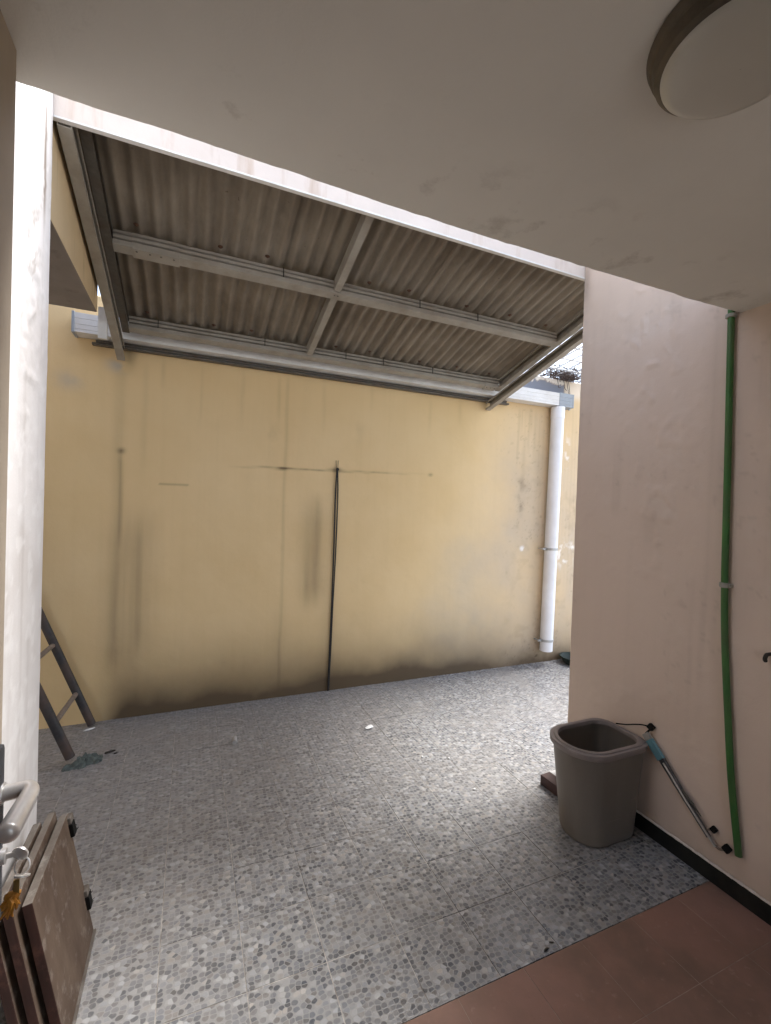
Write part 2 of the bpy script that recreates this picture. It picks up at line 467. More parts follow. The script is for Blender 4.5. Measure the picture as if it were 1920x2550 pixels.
M['woodblock'] = simple('red_brown_wood', (0.07, 0.034, 0.03), 0.55, var=0.3, scale=25, bump=0.2, stretch=(1, 0.2, 1), dirt=(0.03, 0.02, 0.018), dirt_amt=0.6)
def board(name, face, dark, worn):
    t = MT(name); o = t.objc()
    g = t.noise(o, 9, 6, 0.65, stretch=(1, 1, 0.35)); s = t.noise(o, 4.5, 5, 0.6); f = t.noise(o, 90, 4, 0.7); sc = t.noise(o, 14, 6, 0.7)
    c = t.mix(t.ramp(g, [(0.32, 0.0), (0.7, 1.0)]), dark, face)
    c = t.mix(t.ramp(s, [(0.48, 0.0), (0.70, 0.6)]), c, dark)
    c = t.mix(t.ramp(sc, [(0.55, 0.0), (0.68, 0.7)]), c, worn)
    c = t.mix(t.ramp(f, [(0.60, 0.0), (0.75, 0.4)]), c, tuple(x * 0.5 for x in dark))
    return t.done(c, 0.75, t.bump(f, 0.2, 0.002), spec=0.3)
M['board_face'] = board('worn_board_face', (0.115, 0.08, 0.056), (0.05, 0.030, 0.020), (0.20, 0.165, 0.14))
M['board_edge'] = board('grey_board_edge', (0.165, 0.145, 0.125), (0.085, 0.068, 0.055), (0.22, 0.20, 0.18))
M['board_end'] = board('red_board_end', (0.075, 0.03, 0.023), (0.022, 0.012, 0.010), (0.10, 0.045, 0.035))

# ------------------------------------------------------------------ ground and floors
bm = bmesh.new(); box(bm, -200, 200, -200, 200, -0.30, -0.06)
tag(obj('ground', bm, M['ground']), kind='structure')

bm = bmesh.new(); box(bm, -2.4, 6.5, Y0 + 0.002, D + 0.10, -0.055, -0.0014)
yard = tag(obj('yard_floor', bm, M['grout']), kind='structure')
TX, TY, OX, OY = 0.2524, 0.2511, -0.0571, 3.1604
def tile_mesh(name, w, d, mat, gap=0.0034, th=0.012):
    bm = bmesh.new()
    box(bm, -w / 2 + gap / 2, w / 2 - gap / 2, -d / 2 + gap / 2, d / 2 - gap / 2, -th, 0, bevel=0.0007)
    me = bpy.data.meshes.new(name)
    bmesh.ops.recalc_face_normals(bm, faces=bm.faces)
    bm.to_mesh(me); bm.free(); me.materials.append(mat)
    return me
me_full = tile_mesh('floor_tile', TX, TY, M['pebble'])
ylast = OY + TY
me_cut = tile_mesh('floor_tile', TX, D - ylast + 0.002, M['pebble'])
for i in range(-5, 20):
    cx_ = OX + (i + 0.5) * TX
    for j in range(-1, 8):
        o = link('floor_tile', me_full, None, yard, loc=(cx_, OY - (j + 0.5) * TY, random.uniform(-0.0007, 0.0007)))
        o.rotation_euler = (random.gauss(0, 0.0012), random.gauss(0, 0.0012), 0)
    link('floor_tile', me_cut, None, yard, loc=(cx_, (ylast + D) / 2, random.uniform(-0.0006, 0.0006)))

bm = bmesh.new(); box(bm, -1.3, XR, -1.4, Y0 - 0.001, -0.055, -0.0007)
porch = tag(obj('porch_floor', bm, M['red_joint']), kind='structure')
RT = 0.25
me_red = tile_mesh('red_tile', RT, RT, M['red'], 0.0022)
me_redc = tile_mesh('red_tile', XR - 1.79, RT, M['red'], 0.0022)
for j in range(0, 6):
    yy = Y0 - 0.001 - (j + 0.5) * RT
    link('red_tile', me_redc, None, porch, loc=((1.79 + XR) / 2, yy, 0))
    for i in range(0, 11):
        link('red_tile', me_red, None, porch, loc=(1.79 - (i + 0.5) * RT, yy, random.uniform(-0.0006, 0.0006)))

# ------------------------------------------------------------------ gridded walls carrying stain masks
def grid_wall(name, us, zs, place, thick_dir, mat, stain, relief=None, thick=0.15, parent=None):
    """front grid over (u, z) plus a plain back; place(u, z, depth) -> point"""
    U, Z = np.meshgrid(us, zs)
    nu, nz = len(us), len(zs)
    dep = relief(U, Z) if relief else np.zeros_like(U)
    verts = [place(U[a, b], Z[a, b], dep[a, b]) for a in range(nz) for b in range(nu)]
    faces = []
    for a in range(nz - 1):
        for b in range(nu - 1):
            faces.append((a * nu + b, a * nu + b + 1, (a + 1) * nu + b + 1, (a + 1) * nu + b))
    base = len(verts)
    corners = [(us[0], zs[0]), (us[-1], zs[0]), (us[-1], zs[-1]), (us[0], zs[-1])]
    verts += [place(u, z, -thick) for u, z in corners]
    faces.append((base + 3, base + 2, base + 1, base))
    loopb = [b for b in range(nu)]; loopt = [(nz - 1) * nu + b for b in range(nu)]
    loopl = [a * nu for a in range(nz)]; loopr = [a * nu + nu - 1 for a in range(nz)]
    faces.append(tuple(loopb[::-1]) + (base, base + 1))
    faces.append(tuple(loopt) + (base + 2, base + 3))
    faces.append(tuple(loopl) + (base + 3, base))
    faces.append(tuple(loopr[::-1]) + (base + 1, base + 2))
    me = bpy.data.meshes.new(name)
    me.from_pydata([tuple(v) for v in verts], [], faces)
    s = stain(U, Z)                                   # three masks
    arr = np.zeros((len(verts), 4)); arr[:, 3] = 1
    n = nu * nz
    for k in range(3): arr[:n, k] = np.clip(s[k], 0, 1).reshape(-1)
    at = me.attributes.new('stain', 'FLOAT_COLOR', 'POINT')
    at.data.foreach_set('color', arr.reshape(-1))
    bm = bmesh.new(); bm.from_mesh(me); bmesh.ops.recalc_face_normals(bm, faces=bm.faces); bm.to_mesh(me); bm.free()
    o = link(name, me, mat, parent)
    sm = np.zeros(len(me.polygons), dtype=bool); sm[:(nu - 1) * (nz - 1)] = True
    me.polygons.foreach_set('use_smooth', sm)
    return o

def gauss(x, c, w): return np.exp(-((x - c) / w) ** 2)

# yellow boundary wall
def yellow_stain_shade(X, Z):
    n1 = fbm(X * 3, Z * 3, 1); n2 = fbm(X * 14, Z * 14, 2); nv = fbm(X * 26, Z * 1.3, 3); n3 = fbm(X * 45, Z * 45, 4)
    dirt = np.zeros_like(X); cem = np.zeros_like(X); wht = np.zeros_like(X)
    # shade along the foot painted in as a dark band, ragged upper edge
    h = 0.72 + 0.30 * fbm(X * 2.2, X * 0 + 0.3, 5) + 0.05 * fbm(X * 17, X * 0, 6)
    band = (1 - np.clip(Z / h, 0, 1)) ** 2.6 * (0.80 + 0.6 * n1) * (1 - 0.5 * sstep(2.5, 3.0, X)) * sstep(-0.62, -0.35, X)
    dirt += 1.05 * band  # painted foot shade shares the mask with the real dirt
    def streak(x, w, z0, z1, a, wob=0.012):
        xx = x + wob * (vnoise(Z * 5, Z * 0, int(abs(x) * 100) + 9) - 0.5)
        return 0.42 * a * gauss(X, xx, w * 1.7) * sstep(z0, z0 + 0.25, Z) * (1 - sstep(z1 - (0.12 if w < 0.03 else 0.34), z1, Z)) * (0.45 + 1.0 * nv)
    dirt += streak(-0.452, 0.020, 0.2, 2.45, 0.42) + streak(-0.436, 0.008, 1.1, 1.85, 0.75) + streak(-0.42, 0.06, 0.25, 1.5, 0.5)
    dirt += streak(-0.29, 0.05, 0.35, 1.55, 0.55) + streak(-0.315, 0.010, 0.35, 1.3, 0.25) + streak(-0.30, 0.012, 1.6, 2.45, 0.16)
    dirt += streak(0.655, 0.007, 0.0, 2.5, 0.35) + streak(0.64, 0.03, 0.1, 0.9, 0.16) + streak(0.60, 0.006, 2.0, 2.5, 0.3)
    dirt += streak(0.885, 0.05, 0.6, 1.66, 0.95) + streak(0.92, 0.02, 0.7, 1.62, 0.2)
    dirt += streak(1.03, 0.035, 0.0, 1.75, 0.18)
    for x, w, a in ((-0.2, 0.008, 0.3), (0.05, 0.006, 0.2), (0.33, 0.008, 0.2), (0.95, 0.01, 0.2), (1.35, 0.012, 0.18), (1.9, 0.01, 0.2), (2.2, 0.012, 0.25)):
        dirt += streak(x, w, 1.95 + 0.3 * random.random(), 2.5, a)
    for k in range(16):
        dirt += streak(2.85 + 0.028 * k + random.uniform(-.01, .01), random.uniform(0.004, 0.012), 1.7 + random.uniform(0, .6), 2.52, random.uniform(0.12, 0.42))
    dirt += streak(3.14, 0.035, 0.3, 2.5, 0.30)
    for k in range(9):
        dirt += streak(3.36 + 0.045 * k, 0.006, 0.6, 2.7, random.uniform(0.05, 0.2))
    # hair crack and the scratches beside the cable
    zc = 1.752 + (X - 0.2) * 0.018 + 0.008 * (vnoise(X * 12, X * 0, 21) - 0.5)
    dirt += gauss(Z, zc, 0.006) * sstep(0.2, 0.6, X) * (1 - sstep(1.15, 2.0, X)) * (0.25 + 0.5 * nv)
    dirt += 0.7 * gauss(Z, 1.757, 0.010) * gauss(X, 0.635, 0.035) + 0.5 * gauss(Z, 1.784, 0.012) * gauss(X, 1.92, 0.02)
    dirt += 0.55 * gauss(Z, 1.775, 0.016) * gauss(X, 1.068, 0.045)
    dirt += 0.35 * gauss(Z, 1.60, 0.006) * sstep(-0.21, -0.2, X) * (1 - sstep(-0.02, -0.01, X))
    dirt += 0.6 * gauss(Z, 1.81, 0.018) * gauss(X, -0.436, 0.022)
    # soot by the rafter foot and grey blots at the right
    dirt += 0.5 * gauss(X, -0.40, 0.035) * sstep(2.30, 2.44, Z) * (0.3 + n2)
    cem += 0.35 * sstep(0.42, 0.62, n1 * 0.6 + n2 * 0.4) * gauss(X, -0.735, 0.08) * gauss(Z, 2.24, 0.06) * 1.6
    cem += 0.9 * gauss(X, -0.47, 0.06) * gauss(Z, 2.38, 0.05) * sstep(0.35, 0.6, n2)
    for x, z, w, hh, a in ((2.913, 1.60, 0.035, 0.13, 0.55), (2.93, 1.76, 0.05, 0.05, 0.4), (3.58, 1.53, 0.05, 0.12, 0.6), (3.52, 1.50, 0.02, 0.1, 0.5), (3.05, 1.13, 0.05, 0.06, 0.35), (2.88, 1.35, 0.03, 0.05, 0.4), (2.99, 1.36, 0.02, 0.05, 0.35), (3.40, 0.75, 0.04, 0.2, 0.25), (0.55, 2.02, 0.05, 0.06, 0.16), (1.25, 2.1, 0.05, 0.08, 0.15)):
        dirt += 0.5 * a * gauss(X, x, w) * gauss(Z, z, hh) * sstep(0.2, 0.7, n2) * 1.3
    # bleached paint towards the open yard, with the diagonal light edge painted in
    fade_light = sstep(1.9, 3.0, X + 0.40 * (n1 - 0.5) + 0.36 * (1.4 - Z)) * (0.35 + 0.75 * n1)
    cem += fade_light * (0.75 - 0.35 * sstep(1.7, 2.4, Z))  # bleached paint and painted light edge go into the cement mask
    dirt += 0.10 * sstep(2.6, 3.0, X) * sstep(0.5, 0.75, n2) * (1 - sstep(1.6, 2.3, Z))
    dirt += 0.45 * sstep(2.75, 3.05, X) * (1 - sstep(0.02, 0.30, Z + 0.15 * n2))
    # pits and flakes
    pit = sstep(0.70, 0.74, n3) * sstep(0.50, 0.60, n1)
    dirt += 0.16 * pit * (0.12 + 0.88 * sstep(2.5, 2.95, X))
    wht += sstep(0.50, 0.58, n2) * (gauss(X, 3.465, 0.07) * gauss(Z, 1.06, 0.10) * 1.5 + gauss(X, 2.952, 0.02) * gauss(Z, 1.13, 0.02) * 2 + gauss(X, 3.48, 0.03) * gauss(Z, 2.1, 0.12) + gauss(X, 3.60, 0.04) * gauss(Z, 1.12, 0.1))
        # above the gutter: grey cement with whitewash peeling along the top, cream at the far right
    up = sstep(2.60, 2.625, Z) * (1 - sstep(3.40, 3.425, X + 0.03 * (n2 - 0.5))) * sstep(0.0, 0.01, X + 0.5)
    top = sstep(0, 0.012, Z - (WT - 0.012 - 0.075 * fbm(X * 11, Z * 11, 41) * fbm(X * 31, Z * 9, 42) * 1.6))
    grey_up = up * (1 - top)
    cem = cem * (1 - up)
    dirt = dirt * (1 - up)
    wht = np.maximum(wht, up * top) + 0.55 * sstep(2.60, 2.7, Z) * (1 - up) * sstep(3.3, 3.45, X)
    return dirt, cem, wht, grey_up
def ys3(X, Z):
    d, c, w, g = yellow_stain_shade(X, Z)
    ys3.g = g
    return np.clip(d, 0, 0.96), np.clip(c, 0, 0.9), np.clip(w, 0, 1)
us = np.concatenate([[-2.4, -1.8], np.arange(-1.25, 4.2, 0.0125), [4.6, 5.4, 6.5]])
zs = np.concatenate([[-0.06], np.arange(0.0, WT - 0.001, 0.0125), [WT]])
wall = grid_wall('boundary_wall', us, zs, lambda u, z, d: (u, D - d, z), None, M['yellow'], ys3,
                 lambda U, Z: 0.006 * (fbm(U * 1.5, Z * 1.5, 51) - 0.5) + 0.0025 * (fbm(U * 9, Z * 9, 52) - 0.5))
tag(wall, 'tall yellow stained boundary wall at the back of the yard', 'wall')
# second mask for the bare grey cement above the gutter
g = np.zeros(len(wall.data.vertices)); g[:ys3.g.size] = ys3.g.reshape(-1)
at = wall.data.attributes.new('bare', 'FLOAT', 'POINT'); at.data.foreach_set('value', g)
nt = M['yellow'].node_tree
bsdf = nt.nodes['Principled BSDF']
src = bsdf.inputs['Base Color'].links[0].from_socket
a2 = nt.nodes.new('ShaderNodeAttribute'); a2.attribute_name = 'bare'
mx = nt.nodes.new('ShaderNodeMix'); mx.data_type = 'RGBA'
nt.links.new(a2.outputs['Fac'], mx.inputs[0]); nt.links.new(src, mx.inputs[6]); mx.inputs[7].default_value = (0.23, 0.245, 0.29, 1)
nt.links.new(mx.outputs[2], bsdf.inputs['Base Color'])

# pink side wall
def pink_stain(Yv, Z):
    n1 = fbm(Yv * 3, Z * 3, 61); n2 = fbm(Yv * 16, Z * 16, 62); nv = fbm(Yv * 22, Z * 1.2, 63); n3 = fbm(Yv * 40, Z * 40, 64)
    dirt = 0.10 * sstep(0.5, 0.8, nv) * sstep(0.35, 0.7, n1)
    dirt = dirt + 0.16 * gauss(Yv, 1.48, 0.05) * gauss(Z, 1.45, 0.09) * n2 * 1.5
    dirt = dirt + 0.5 * (1 - sstep(0.05, 0.35, Z + 0.12 * n1)) * (0.3 + 0.6 * n2)
    dirt = dirt + 0.12 * sstep(0.70, 0.76, n3) * sstep(0.5, 0.62, n1)
    dirt = dirt + 0.45 * gauss(Yv, 1.93, 0.03) * sstep(2.55, 2.8, Z) * n2 * 1.6
    dirt = dirt + 0.10 * gauss(Yv, 1.22, 0.012) * sstep(0.2, 2.2, Z)
    cem = 0.12 * sstep(0.45, 0.75, n1)
    w = 0.22 * sstep(0.60, 0.66, n2) * gauss(Yv, 1.46 + 0.12 * (Z - 1.9), 0.11) * sstep(1.2, 1.5, Z) * (1 - sstep(2.2, 2.5, Z))
    w = w + 0.12 * sstep(0.66, 0.72, n2) * sstep(0.5, 0.6, n1)
    return dirt, cem, w
def pink_relief(Yv, Z):
    n = fbm(Yv * 18, Z * 18, 71)
    blister = sstep(0.56, 0.70, n) * (0.0035 * gauss(Yv, 1.47 + 0.12 * (Z - 1.9), 0.13) * sstep(1.0, 1.5, Z) + 0.0012)
    return 0.006 * (fbm(Yv * 1.8, Z * 1.2, 72) - 0.5) + 0.003 * (fbm(Yv * 6, Z * 6, 73) - 0.5) + blister
ys = np.concatenate([[-1.4, -0.6], np.arange(0.5, YP - 0.001, 0.010), [YP]])
zs = np.concatenate([[-0.06], np.arange(0.0, 3.0, 0.0125), [3.02]])
pink = grid_wall('side_wall', ys, zs, lambda u, z, d: (XR - d, u, z), None, M['pink'], pink_stain, pink_relief, 0.24)
tag(pink, 'pale pink plastered side wall carrying the green pipe', 'wall')
# black skirting along its foot with a mortar line on top
bm = bmesh.new(); box(bm, XR - 0.013, XR - 0.0035, -1.3, YP - 0.004, 0.0, 0.072, bevel=0.0015)
sk = obj('skirting', bm, M['skirting'], pink)
bm = bmesh.new()
n = 90
for k in range(n):
    y0_, y1_ = 0.2 + (YP - 0.206) * k / n, 0.2 + (YP - 0.206) * (k + 1) / n
    box(bm, XR - 0.011 - random.uniform(0, .003), XR - 0.004, y0_, y1_, 0.0725, 0.0785 + random.uniform(-.0015, .002))
obj('mortar_line', bm, M['mortar'], pink)

# white wall at the left
def white_stain(Yv, Z):
    n1 = fbm(Yv * 4, Z * 4, 81); n2 = fbm(Yv * 20, Z * 20, 82); nv = fbm(Yv * 30, Z * 1.2, 83)
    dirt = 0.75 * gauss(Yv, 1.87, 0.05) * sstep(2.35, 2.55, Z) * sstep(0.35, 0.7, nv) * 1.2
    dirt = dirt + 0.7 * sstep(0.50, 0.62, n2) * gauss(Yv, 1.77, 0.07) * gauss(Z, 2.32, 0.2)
    dirt = dirt + 0.25 * sstep(0.55, 0.75, nv) * n1
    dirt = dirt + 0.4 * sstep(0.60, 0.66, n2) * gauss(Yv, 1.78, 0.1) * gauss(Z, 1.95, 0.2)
    return dirt, 0.25 * sstep(0.5, 0.75, n1), 0.4 * sstep(0.6, 0.66, n2)
def white_relief(Yv, Z):
    n = fbm(Yv * 24, Z * 24, 91)
    return 0.004 * (fbm(Yv * 3, Z * 2, 92) - 0.5) + 0.004 * sstep(0.54, 0.7, n) * (gauss(Yv, 1.78, 0.09) * sstep(1.2, 2.1, Z) + 0.15)
ys = np.concatenate([[0.4, 0.9], np.arange(1.2, YP - 0.001, 0.010), [YP]])
zs = np.concatenate([[-0.06], np.arange(0.0, 3.2, 0.0125), [3.22]])
ww = grid_wall('pillar_wall', ys, zs, lambda u, z, d: (XL + d, u, z), None, M['white_wall'], white_stain, white_relief, 0.14)
tag(ww, 'white blistered wall end at the left behind the door handle', 'wall')

# house wall: the cream strip at the left edge, and what closes the porch behind the viewer
hw = empty('house_wall', (-0.36, 1.08, 0), 'shaded cream wall edge filling the left border of the photo', 'wall')
bm = bmesh.new(); loft(bm, [[(-0.42, 0.925, z), (-0.3175, 0.925, z), (-0.3175, 1.064, z), (-0.36, 1.148, z), (-0.42, 1.148, z)] for z in (-0.05, HC - 0.002)], True, True)
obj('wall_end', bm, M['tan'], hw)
bm = bmesh.new(); box(bm, -1.40, -1.28, -1.4, 1.148, -0.05, HC - 0.002)
obj('inner_wall', bm, M['house'], hw)
bm = bmesh.new(); box(bm, -1.279, -0.421, 1.02, 1.13, -0.05, HC - 0.002)
obj('wall_return', bm, M['house'], hw)
for x0, x1, z0 in ((-1.40, 0.2, -0.05), (1.0, XR + 0.2, -0.05), (0.201, 0.999, 2.10)):      # unseen opening added behind the viewer to let in fill light
    bm = bmesh.new(); box(bm, x0, x1, -1.55, -1.402, z0, HC - 0.002)
    obj('back_wall', bm, M['house'], hw)

# porch ceiling slab with an uneven plastered edge
bm = bmesh.new()
nx = 260
top, bot, bot2, back = [], [], [], []
for k in range(nx + 1):
    x = -1.42 + (XR - 0.001 + 1.42) * k / nx
    e = 0.010 * (float(fbm(np.array([x * 5.0]), np.array([0.2]), 101)[0]) - 0.5) + 0.006 * (float(fbm(np.array([x * 30.0]), np.array([0.7]), 102)[0]) - 0.5)
    e += 0.016 * math.exp(-((x - 0.75) / 0.6) ** 2) - 0.012 * max(0, min(1, (x - 1.7) / 0.3))
    ez = 0.004 * (float(fbm(np.array([x * 18.0]), np.array([3.7]), 103)[0]) - 0.5)
    top.append(bm.verts.new((x, Y0 + e, HC + 0.15)))
    bot.append(bm.verts.new((x, Y0 + e, HC + 0.006 + ez)))
    bot2.append(bm.verts.new((x, Y0 + e - 0.008, HC + ez * 0.5)))
    back.append(bm.verts.new((x, -1.55, HC)))
b2 = [bm.verts.new((-1.42, -1.55, HC + 0.15)), bm.verts.new((XR - 0.001, -1.55, HC + 0.15))]
for k in range(nx):
    bm.faces.new((top[k], top[k + 1], bot[k + 1], bot[k]))
    bm.faces.new((bot[k], bot[k + 1], bot2[k + 1], bot2[k]))
    bm.faces.new((bot2[k], bot2[k + 1], back[k + 1], back[k]))
bm.faces.new([b2[0], b2[1]] + top[::-1])
bm.faces.new([b2[1], b2[0]] + back)
bm.faces.new((b2[0], top[0], bot[0], bot2[0], back[0]))
bm.faces.new((b2[1], back[-1], bot2[-1], bot[-1], top[-1]))
ceil = obj('ceiling', bm, M['ceiling'])
tag(ceil, kind='structure')

# concrete slab over the left bay
bm = bmesh.new(); box(bm, -2.4, -0.487, YP + 0.003, 2.88, 2.488, 3.02, bevel=0.006)
bm.faces.ensure_lookup_table()
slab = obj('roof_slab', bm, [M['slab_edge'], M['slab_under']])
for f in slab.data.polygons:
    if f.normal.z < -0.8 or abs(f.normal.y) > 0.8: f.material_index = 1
tag(slab, 'concrete roof slab with grey underside above the ladder', 'slab')
bm = bmesh.new(); box(bm, -2.52, -2.40, 1.0, D, -0.05, 3.02)
tag(obj('bay_wall', bm, M['house']), 'plain cream wall closing the ladder bay behind the white wall', 'wall')

# fascia above the canopy
bm = bmesh.new()
box(bm, XL - 0.009, 2.62, YP + 0.006, YP + 0.022, 2.828, 3.10, bevel=0.002)
fa = empty('fascia_beam', (0.7, YP, 2.82), 'bright pinkish white beam along the upper edge of the canopy', 'beam')
obj('beam', bm, M['fascia'], fa)
bm = bmesh.new(); box(bm, XL - 0.009, 2.62, YP + 0.003, YP + 0.025, 2.8195, 2.827, bevel=0.001)
obj('drip_edge', bm, M['gutter'], fa)

# ------------------------------------------------------------------ canopy
can = empty('canopy', (0.75, 3.45, 2.4), 'corrugated fibre cement canopy on steel rafters sloping to the yellow wall', 'canopy')
YA, YB = YP + 0.030, 3.476
def sl(x, y, dz):                        # point in the sloped frame
    return (x, y, zb(y, dz))
def sloped_bar(bm, x0, x1, y0, y1, d0, d1, lip=0.0):
    loft(bm, [[sl(x0, y, d0), sl(x1, y, d0), sl(x1, y, d1), sl(x0, y, d1)] for y in (y0, y1)], True, True)
def c_rafter(name, x0, x1, y0, y1, d0, d1, mat, open_side=1, t=0.004, lip=0.016):
    bm = bmesh.new()
    if open_side > 0: prof = [(x0, d0), (x1, d0), (x1, d0 + lip), (x1 - t, d0 + lip), (x1 - t, d0 + t), (x0 + t, d0 + t), (x0 + t, d1 - t), (x1 - t, d1 - t), (x1 - t, d1 - lip), (x1, d1 - lip), (x1, d1), (x0, d1)]
    else: prof = [(x1, d0), (x0, d0), (x0, d0 + lip), (x0 + t, d0 + lip), (x0 + t, d0 + t), (x1 - t, d0 + t), (x1 - t, d1 - t), (x0 + t, d1 - t), (x0 + t, d1 - lip), (x0, d1 - lip), (x0, d1), (x1, d1)]
    loft(bm, [[sl(a, y, b) for a, b in prof] for y in (y0, y1)], True, True)
    return obj(name, bm, mat, can)
c_rafter('rafter', -0.470, -0.425, YA, YB, 0.0, 0.085, M['steel'], 1)
c_rafter('rafter', 2.458, 2.506, YA, YB, 0.0, 0.072, M['steel'], -1)
c_rafter('side_rail', -0.425, -0.385, YA, 3.33, 0.102, 0.180, M['steel_dark'], 1)
c_rafter('side_rail', 2.445, 2.492, YA, 3.33, 0.102, 0.180, M['steel'], -1)
for a, b in ((YA, 2.597), (2.665, 3.262)):
    c_rafter('middle_rafter', 0.742, 0.782, a, b, 0.108, 0.178, M['steel'], 1)
# ribbed purlins
def purlin(name, x0, x1, yc, parent=can, grow=0.0, mat=None):
    w, d0, d1 = 0.052 + grow, 0.100 - grow, 0.178
    f = yc - w / 2                       # face towards the viewer
    k = 0.004
    prof = [(f + 0.002, d0), (yc + w / 2, d0), (yc + w / 2, d1), (f + 0.008, d1),
            (f + 0.006, d1 - 0.014), (f + 0.020, d1 - 0.016), (f + 0.020, d1 - 0.024), (f + 0.003, d1 - 0.026), (f + 0.003, d1 - 0.040),
            (f + 0.018, d1 - 0.042), (f + 0.018, d1 - 0.051), (f, d1 - 0.053), (f - 0.001, d0 + 0.001)]
    bm = bmesh.new()
    loft(bm, [[sl(x, a, b) for a, b in prof] for x in (x0, x1)], True, True)
    return obj(name, bm, mat or M['steel'], parent)
p1 = purlin('purlin', -0.384, 2.445, 2.628)
p2 = purlin('purlin', -0.384, 2.445, 3.292)
purlin('splice_sleeve', -0.30, -0.085, 2.628, p1, 0.007)
purlin('splice_sleeve', 2.30, 2.42, 3.292, p2, 0.007)
def screws(parent, pts):
    for x, y, dz in pts:
        bm = bmesh.new(); c = Vector(sl(x, y, dz))
        lathe(bm, [(0.0001, -0.004), (0.0045, -0.003), (0.005, 0.0), (0.0001, 0.0005)], c, 10)
        obj('screw', bm, M['steel_dark'], parent)
screws(p1, [(x, 2.612, 0.0925) for x in (-0.28, -0.22, -0.17, -0.11)])
screws(p2, [(x, 3.278, 0.0925) for x in (2.32, 2.36, 2.40)])
screws(p1, [(x, 2.62, 0.0995) for x in (0.752, 0.772)])
# clips where the sheets are tied down
for pl_, yc, xs_ in ((p1, 2.601, (0.447, 1.31, 1.75)), (p2, 3.265, (-0.22, 0.447, 1.04, 1.345, 1.78))):
    for x in xs_:
        bm = bmesh.new(); loft(bm, [[sl(x - 0.002, yc + dy, d), sl(x + 0.002, yc + dy, d), sl(x + 0.002, yc + dy - 0.004, d), sl(x - 0.002, yc + dy - 0.004, d)] for dy, d in ((0, 0.125), (0.004, 0.178))], True, True)
        obj('tie_wire', bm, M['black'], pl_)
# corrugated sheets
PITCH = 0.0755
def sheet(x0, x1, lift, sag_seed):
    n = max(8, int(round((x1 - x0) / PITCH * 12))); ny = 26; th = 0.0065
    bm = bmesh.new()
    lay = []
    for s in (0, 1):
        rows = []
        for a in range(ny + 1):
            y = YA - 0.004 + (3.375 - YA) * a / ny
            row = []
            for b in range(n + 1):
                x = x0 + (x1 - x0) * b / n
                h = 0.0135 * (1 - math.cos(2 * math.pi * (x + 0.49) / PITCH))
                wv = 0.004 * math.sin(y * 2.3 + sag_seed) + 0.002 * math.sin(x * 7 + sag_seed)
                row.append(bm.verts.new(sl(x, y, 0.181 + lift + h + wv + th * s)))
            rows.append(row)
        lay.append(rows)
    for s in (0, 1):
        for a in range(ny):
            for b in range(n):
                q = (lay[s][a][b], lay[s][a][b + 1], lay[s][a + 1][b + 1], lay[s][a + 1][b])
                bm.faces.new(q if s else q[::-1])
    for a in range(ny):
        for b in (0, n):
            bm.faces.new((lay[0][a][b], lay[0][a + 1][b], lay[1][a + 1][b], lay[1][a][b]))
    for b in range(n):
        for a in (0, ny):
            bm.faces.new((lay[0][a][b], lay[0][a][b + 1], lay[1][a][b + 1], lay[1][a][b]))
    return obj('corrugated_sheet', bm, M['sheet'], can, smooth=True)
sheet(-0.482, 0.447, 0.004, 0.3)
sheet(0.410, 1.345, 0.018, 1.4)
sheet(1.308, 2.245, 0.004, 2.2)
sheet(2.21, 2.58, 0.018, 3.1)
for k, x in enumerate((-0.28, 0.10, 0.33, 0.95, 1.20, 1.62, 1.98, 2.30)):
    for yc in (2.56, 3.22):
        bm = bmesh.new(); c_ = Vector(sl(x + 0.01 * (k % 3), yc + 0.012 * (k % 2), 0.183))
        lathe(bm, [(0.0001, -0.006), (0.006, -0.005), (0.0065, 0.0), (0.013, 0.001), (0.013, 0.004), (0.0001, 0.0045)], c_, 10)
        obj('fixing_bolt', bm, M['rust'], can)
# ledger rails on the wall below the gutter
for k, (z0, z1, y0) in enumerate(((2.478, 2.492, D - 0.05), (2.497, 2.512, D - 0.04))):
    bm = bmesh.new(); box(bm, -0.61 + 0.02 * k, 2.70 - 0.02 * k, y0, D - 0.006, z0, z1, bevel=0.003)
    obj('ledger_rail', bm, M['steel_dark'], can)
bm = bmesh.new(); box(bm, -0.52, -0.475, 3.1, 3.13, 2.42, 2.60); obj('bracket', bm, M['gutter'], can)

# ------------------------------------------------------------------ gutter and downpipe
gu = empty('gutter', (1.35, D - 0.06, 2.52), 'white box gutter running along the top of the yellow wall', 'gutter')
def gut(name, x0, x1, mat, parent=gu, g=0.0, y1=D - 0.008):
    f = D - 0.122 - g
    prof = [(f, 2.520 - g), (y1, 2.520 - g), (y1, 2.640), (y1 - 0.004, 2.640), (y1 - 0.004, 2.525 - g), (f + 0.004, 2.525 - g), (f + 0.004, 2.632), (f + 0.010, 2.632), (f + 0.010, 2.640), (f, 2.640 + g),
            (f, 2.606), (f + 0.003, 2.604), (f, 2.602), (f, 2.570), (f + 0.003, 2.568), (f, 2.566), (f, 2.540), (f + 0.003, 2.538), (f, 2.536)]
    bm = bmesh.new()
    loft(bm, [[(x, a, b) for a, b in prof] for x in (x0, x1)], True, True)
    return obj(name, bm, mat, parent)
gut('channel', -0.69, 3.235, M['gutter'])
gut('outlet_box', 3.2355, 3.40, M['gutter_grey'], gu, 0.004)
for x0, x1 in ((-0.706, -0.691), (3.401, 3.414)):
    bm = bmesh.new(); box(bm, x0, x1, D - 0.128, D - 0.008, 2.514, 2.645, bevel=0.002); obj('end_cap', bm, M['gutter_grey'], gu)
bm = bmesh.new(); box(bm, 3.46, 3.478, D - 0.022, D - 0.006, 2.52, 2.66, bevel=0.002)
tag(obj('wall_strip', bm, M['gutter_grey']), 'thin grey metal strip on the wall just right of the gutter end', 'strip')

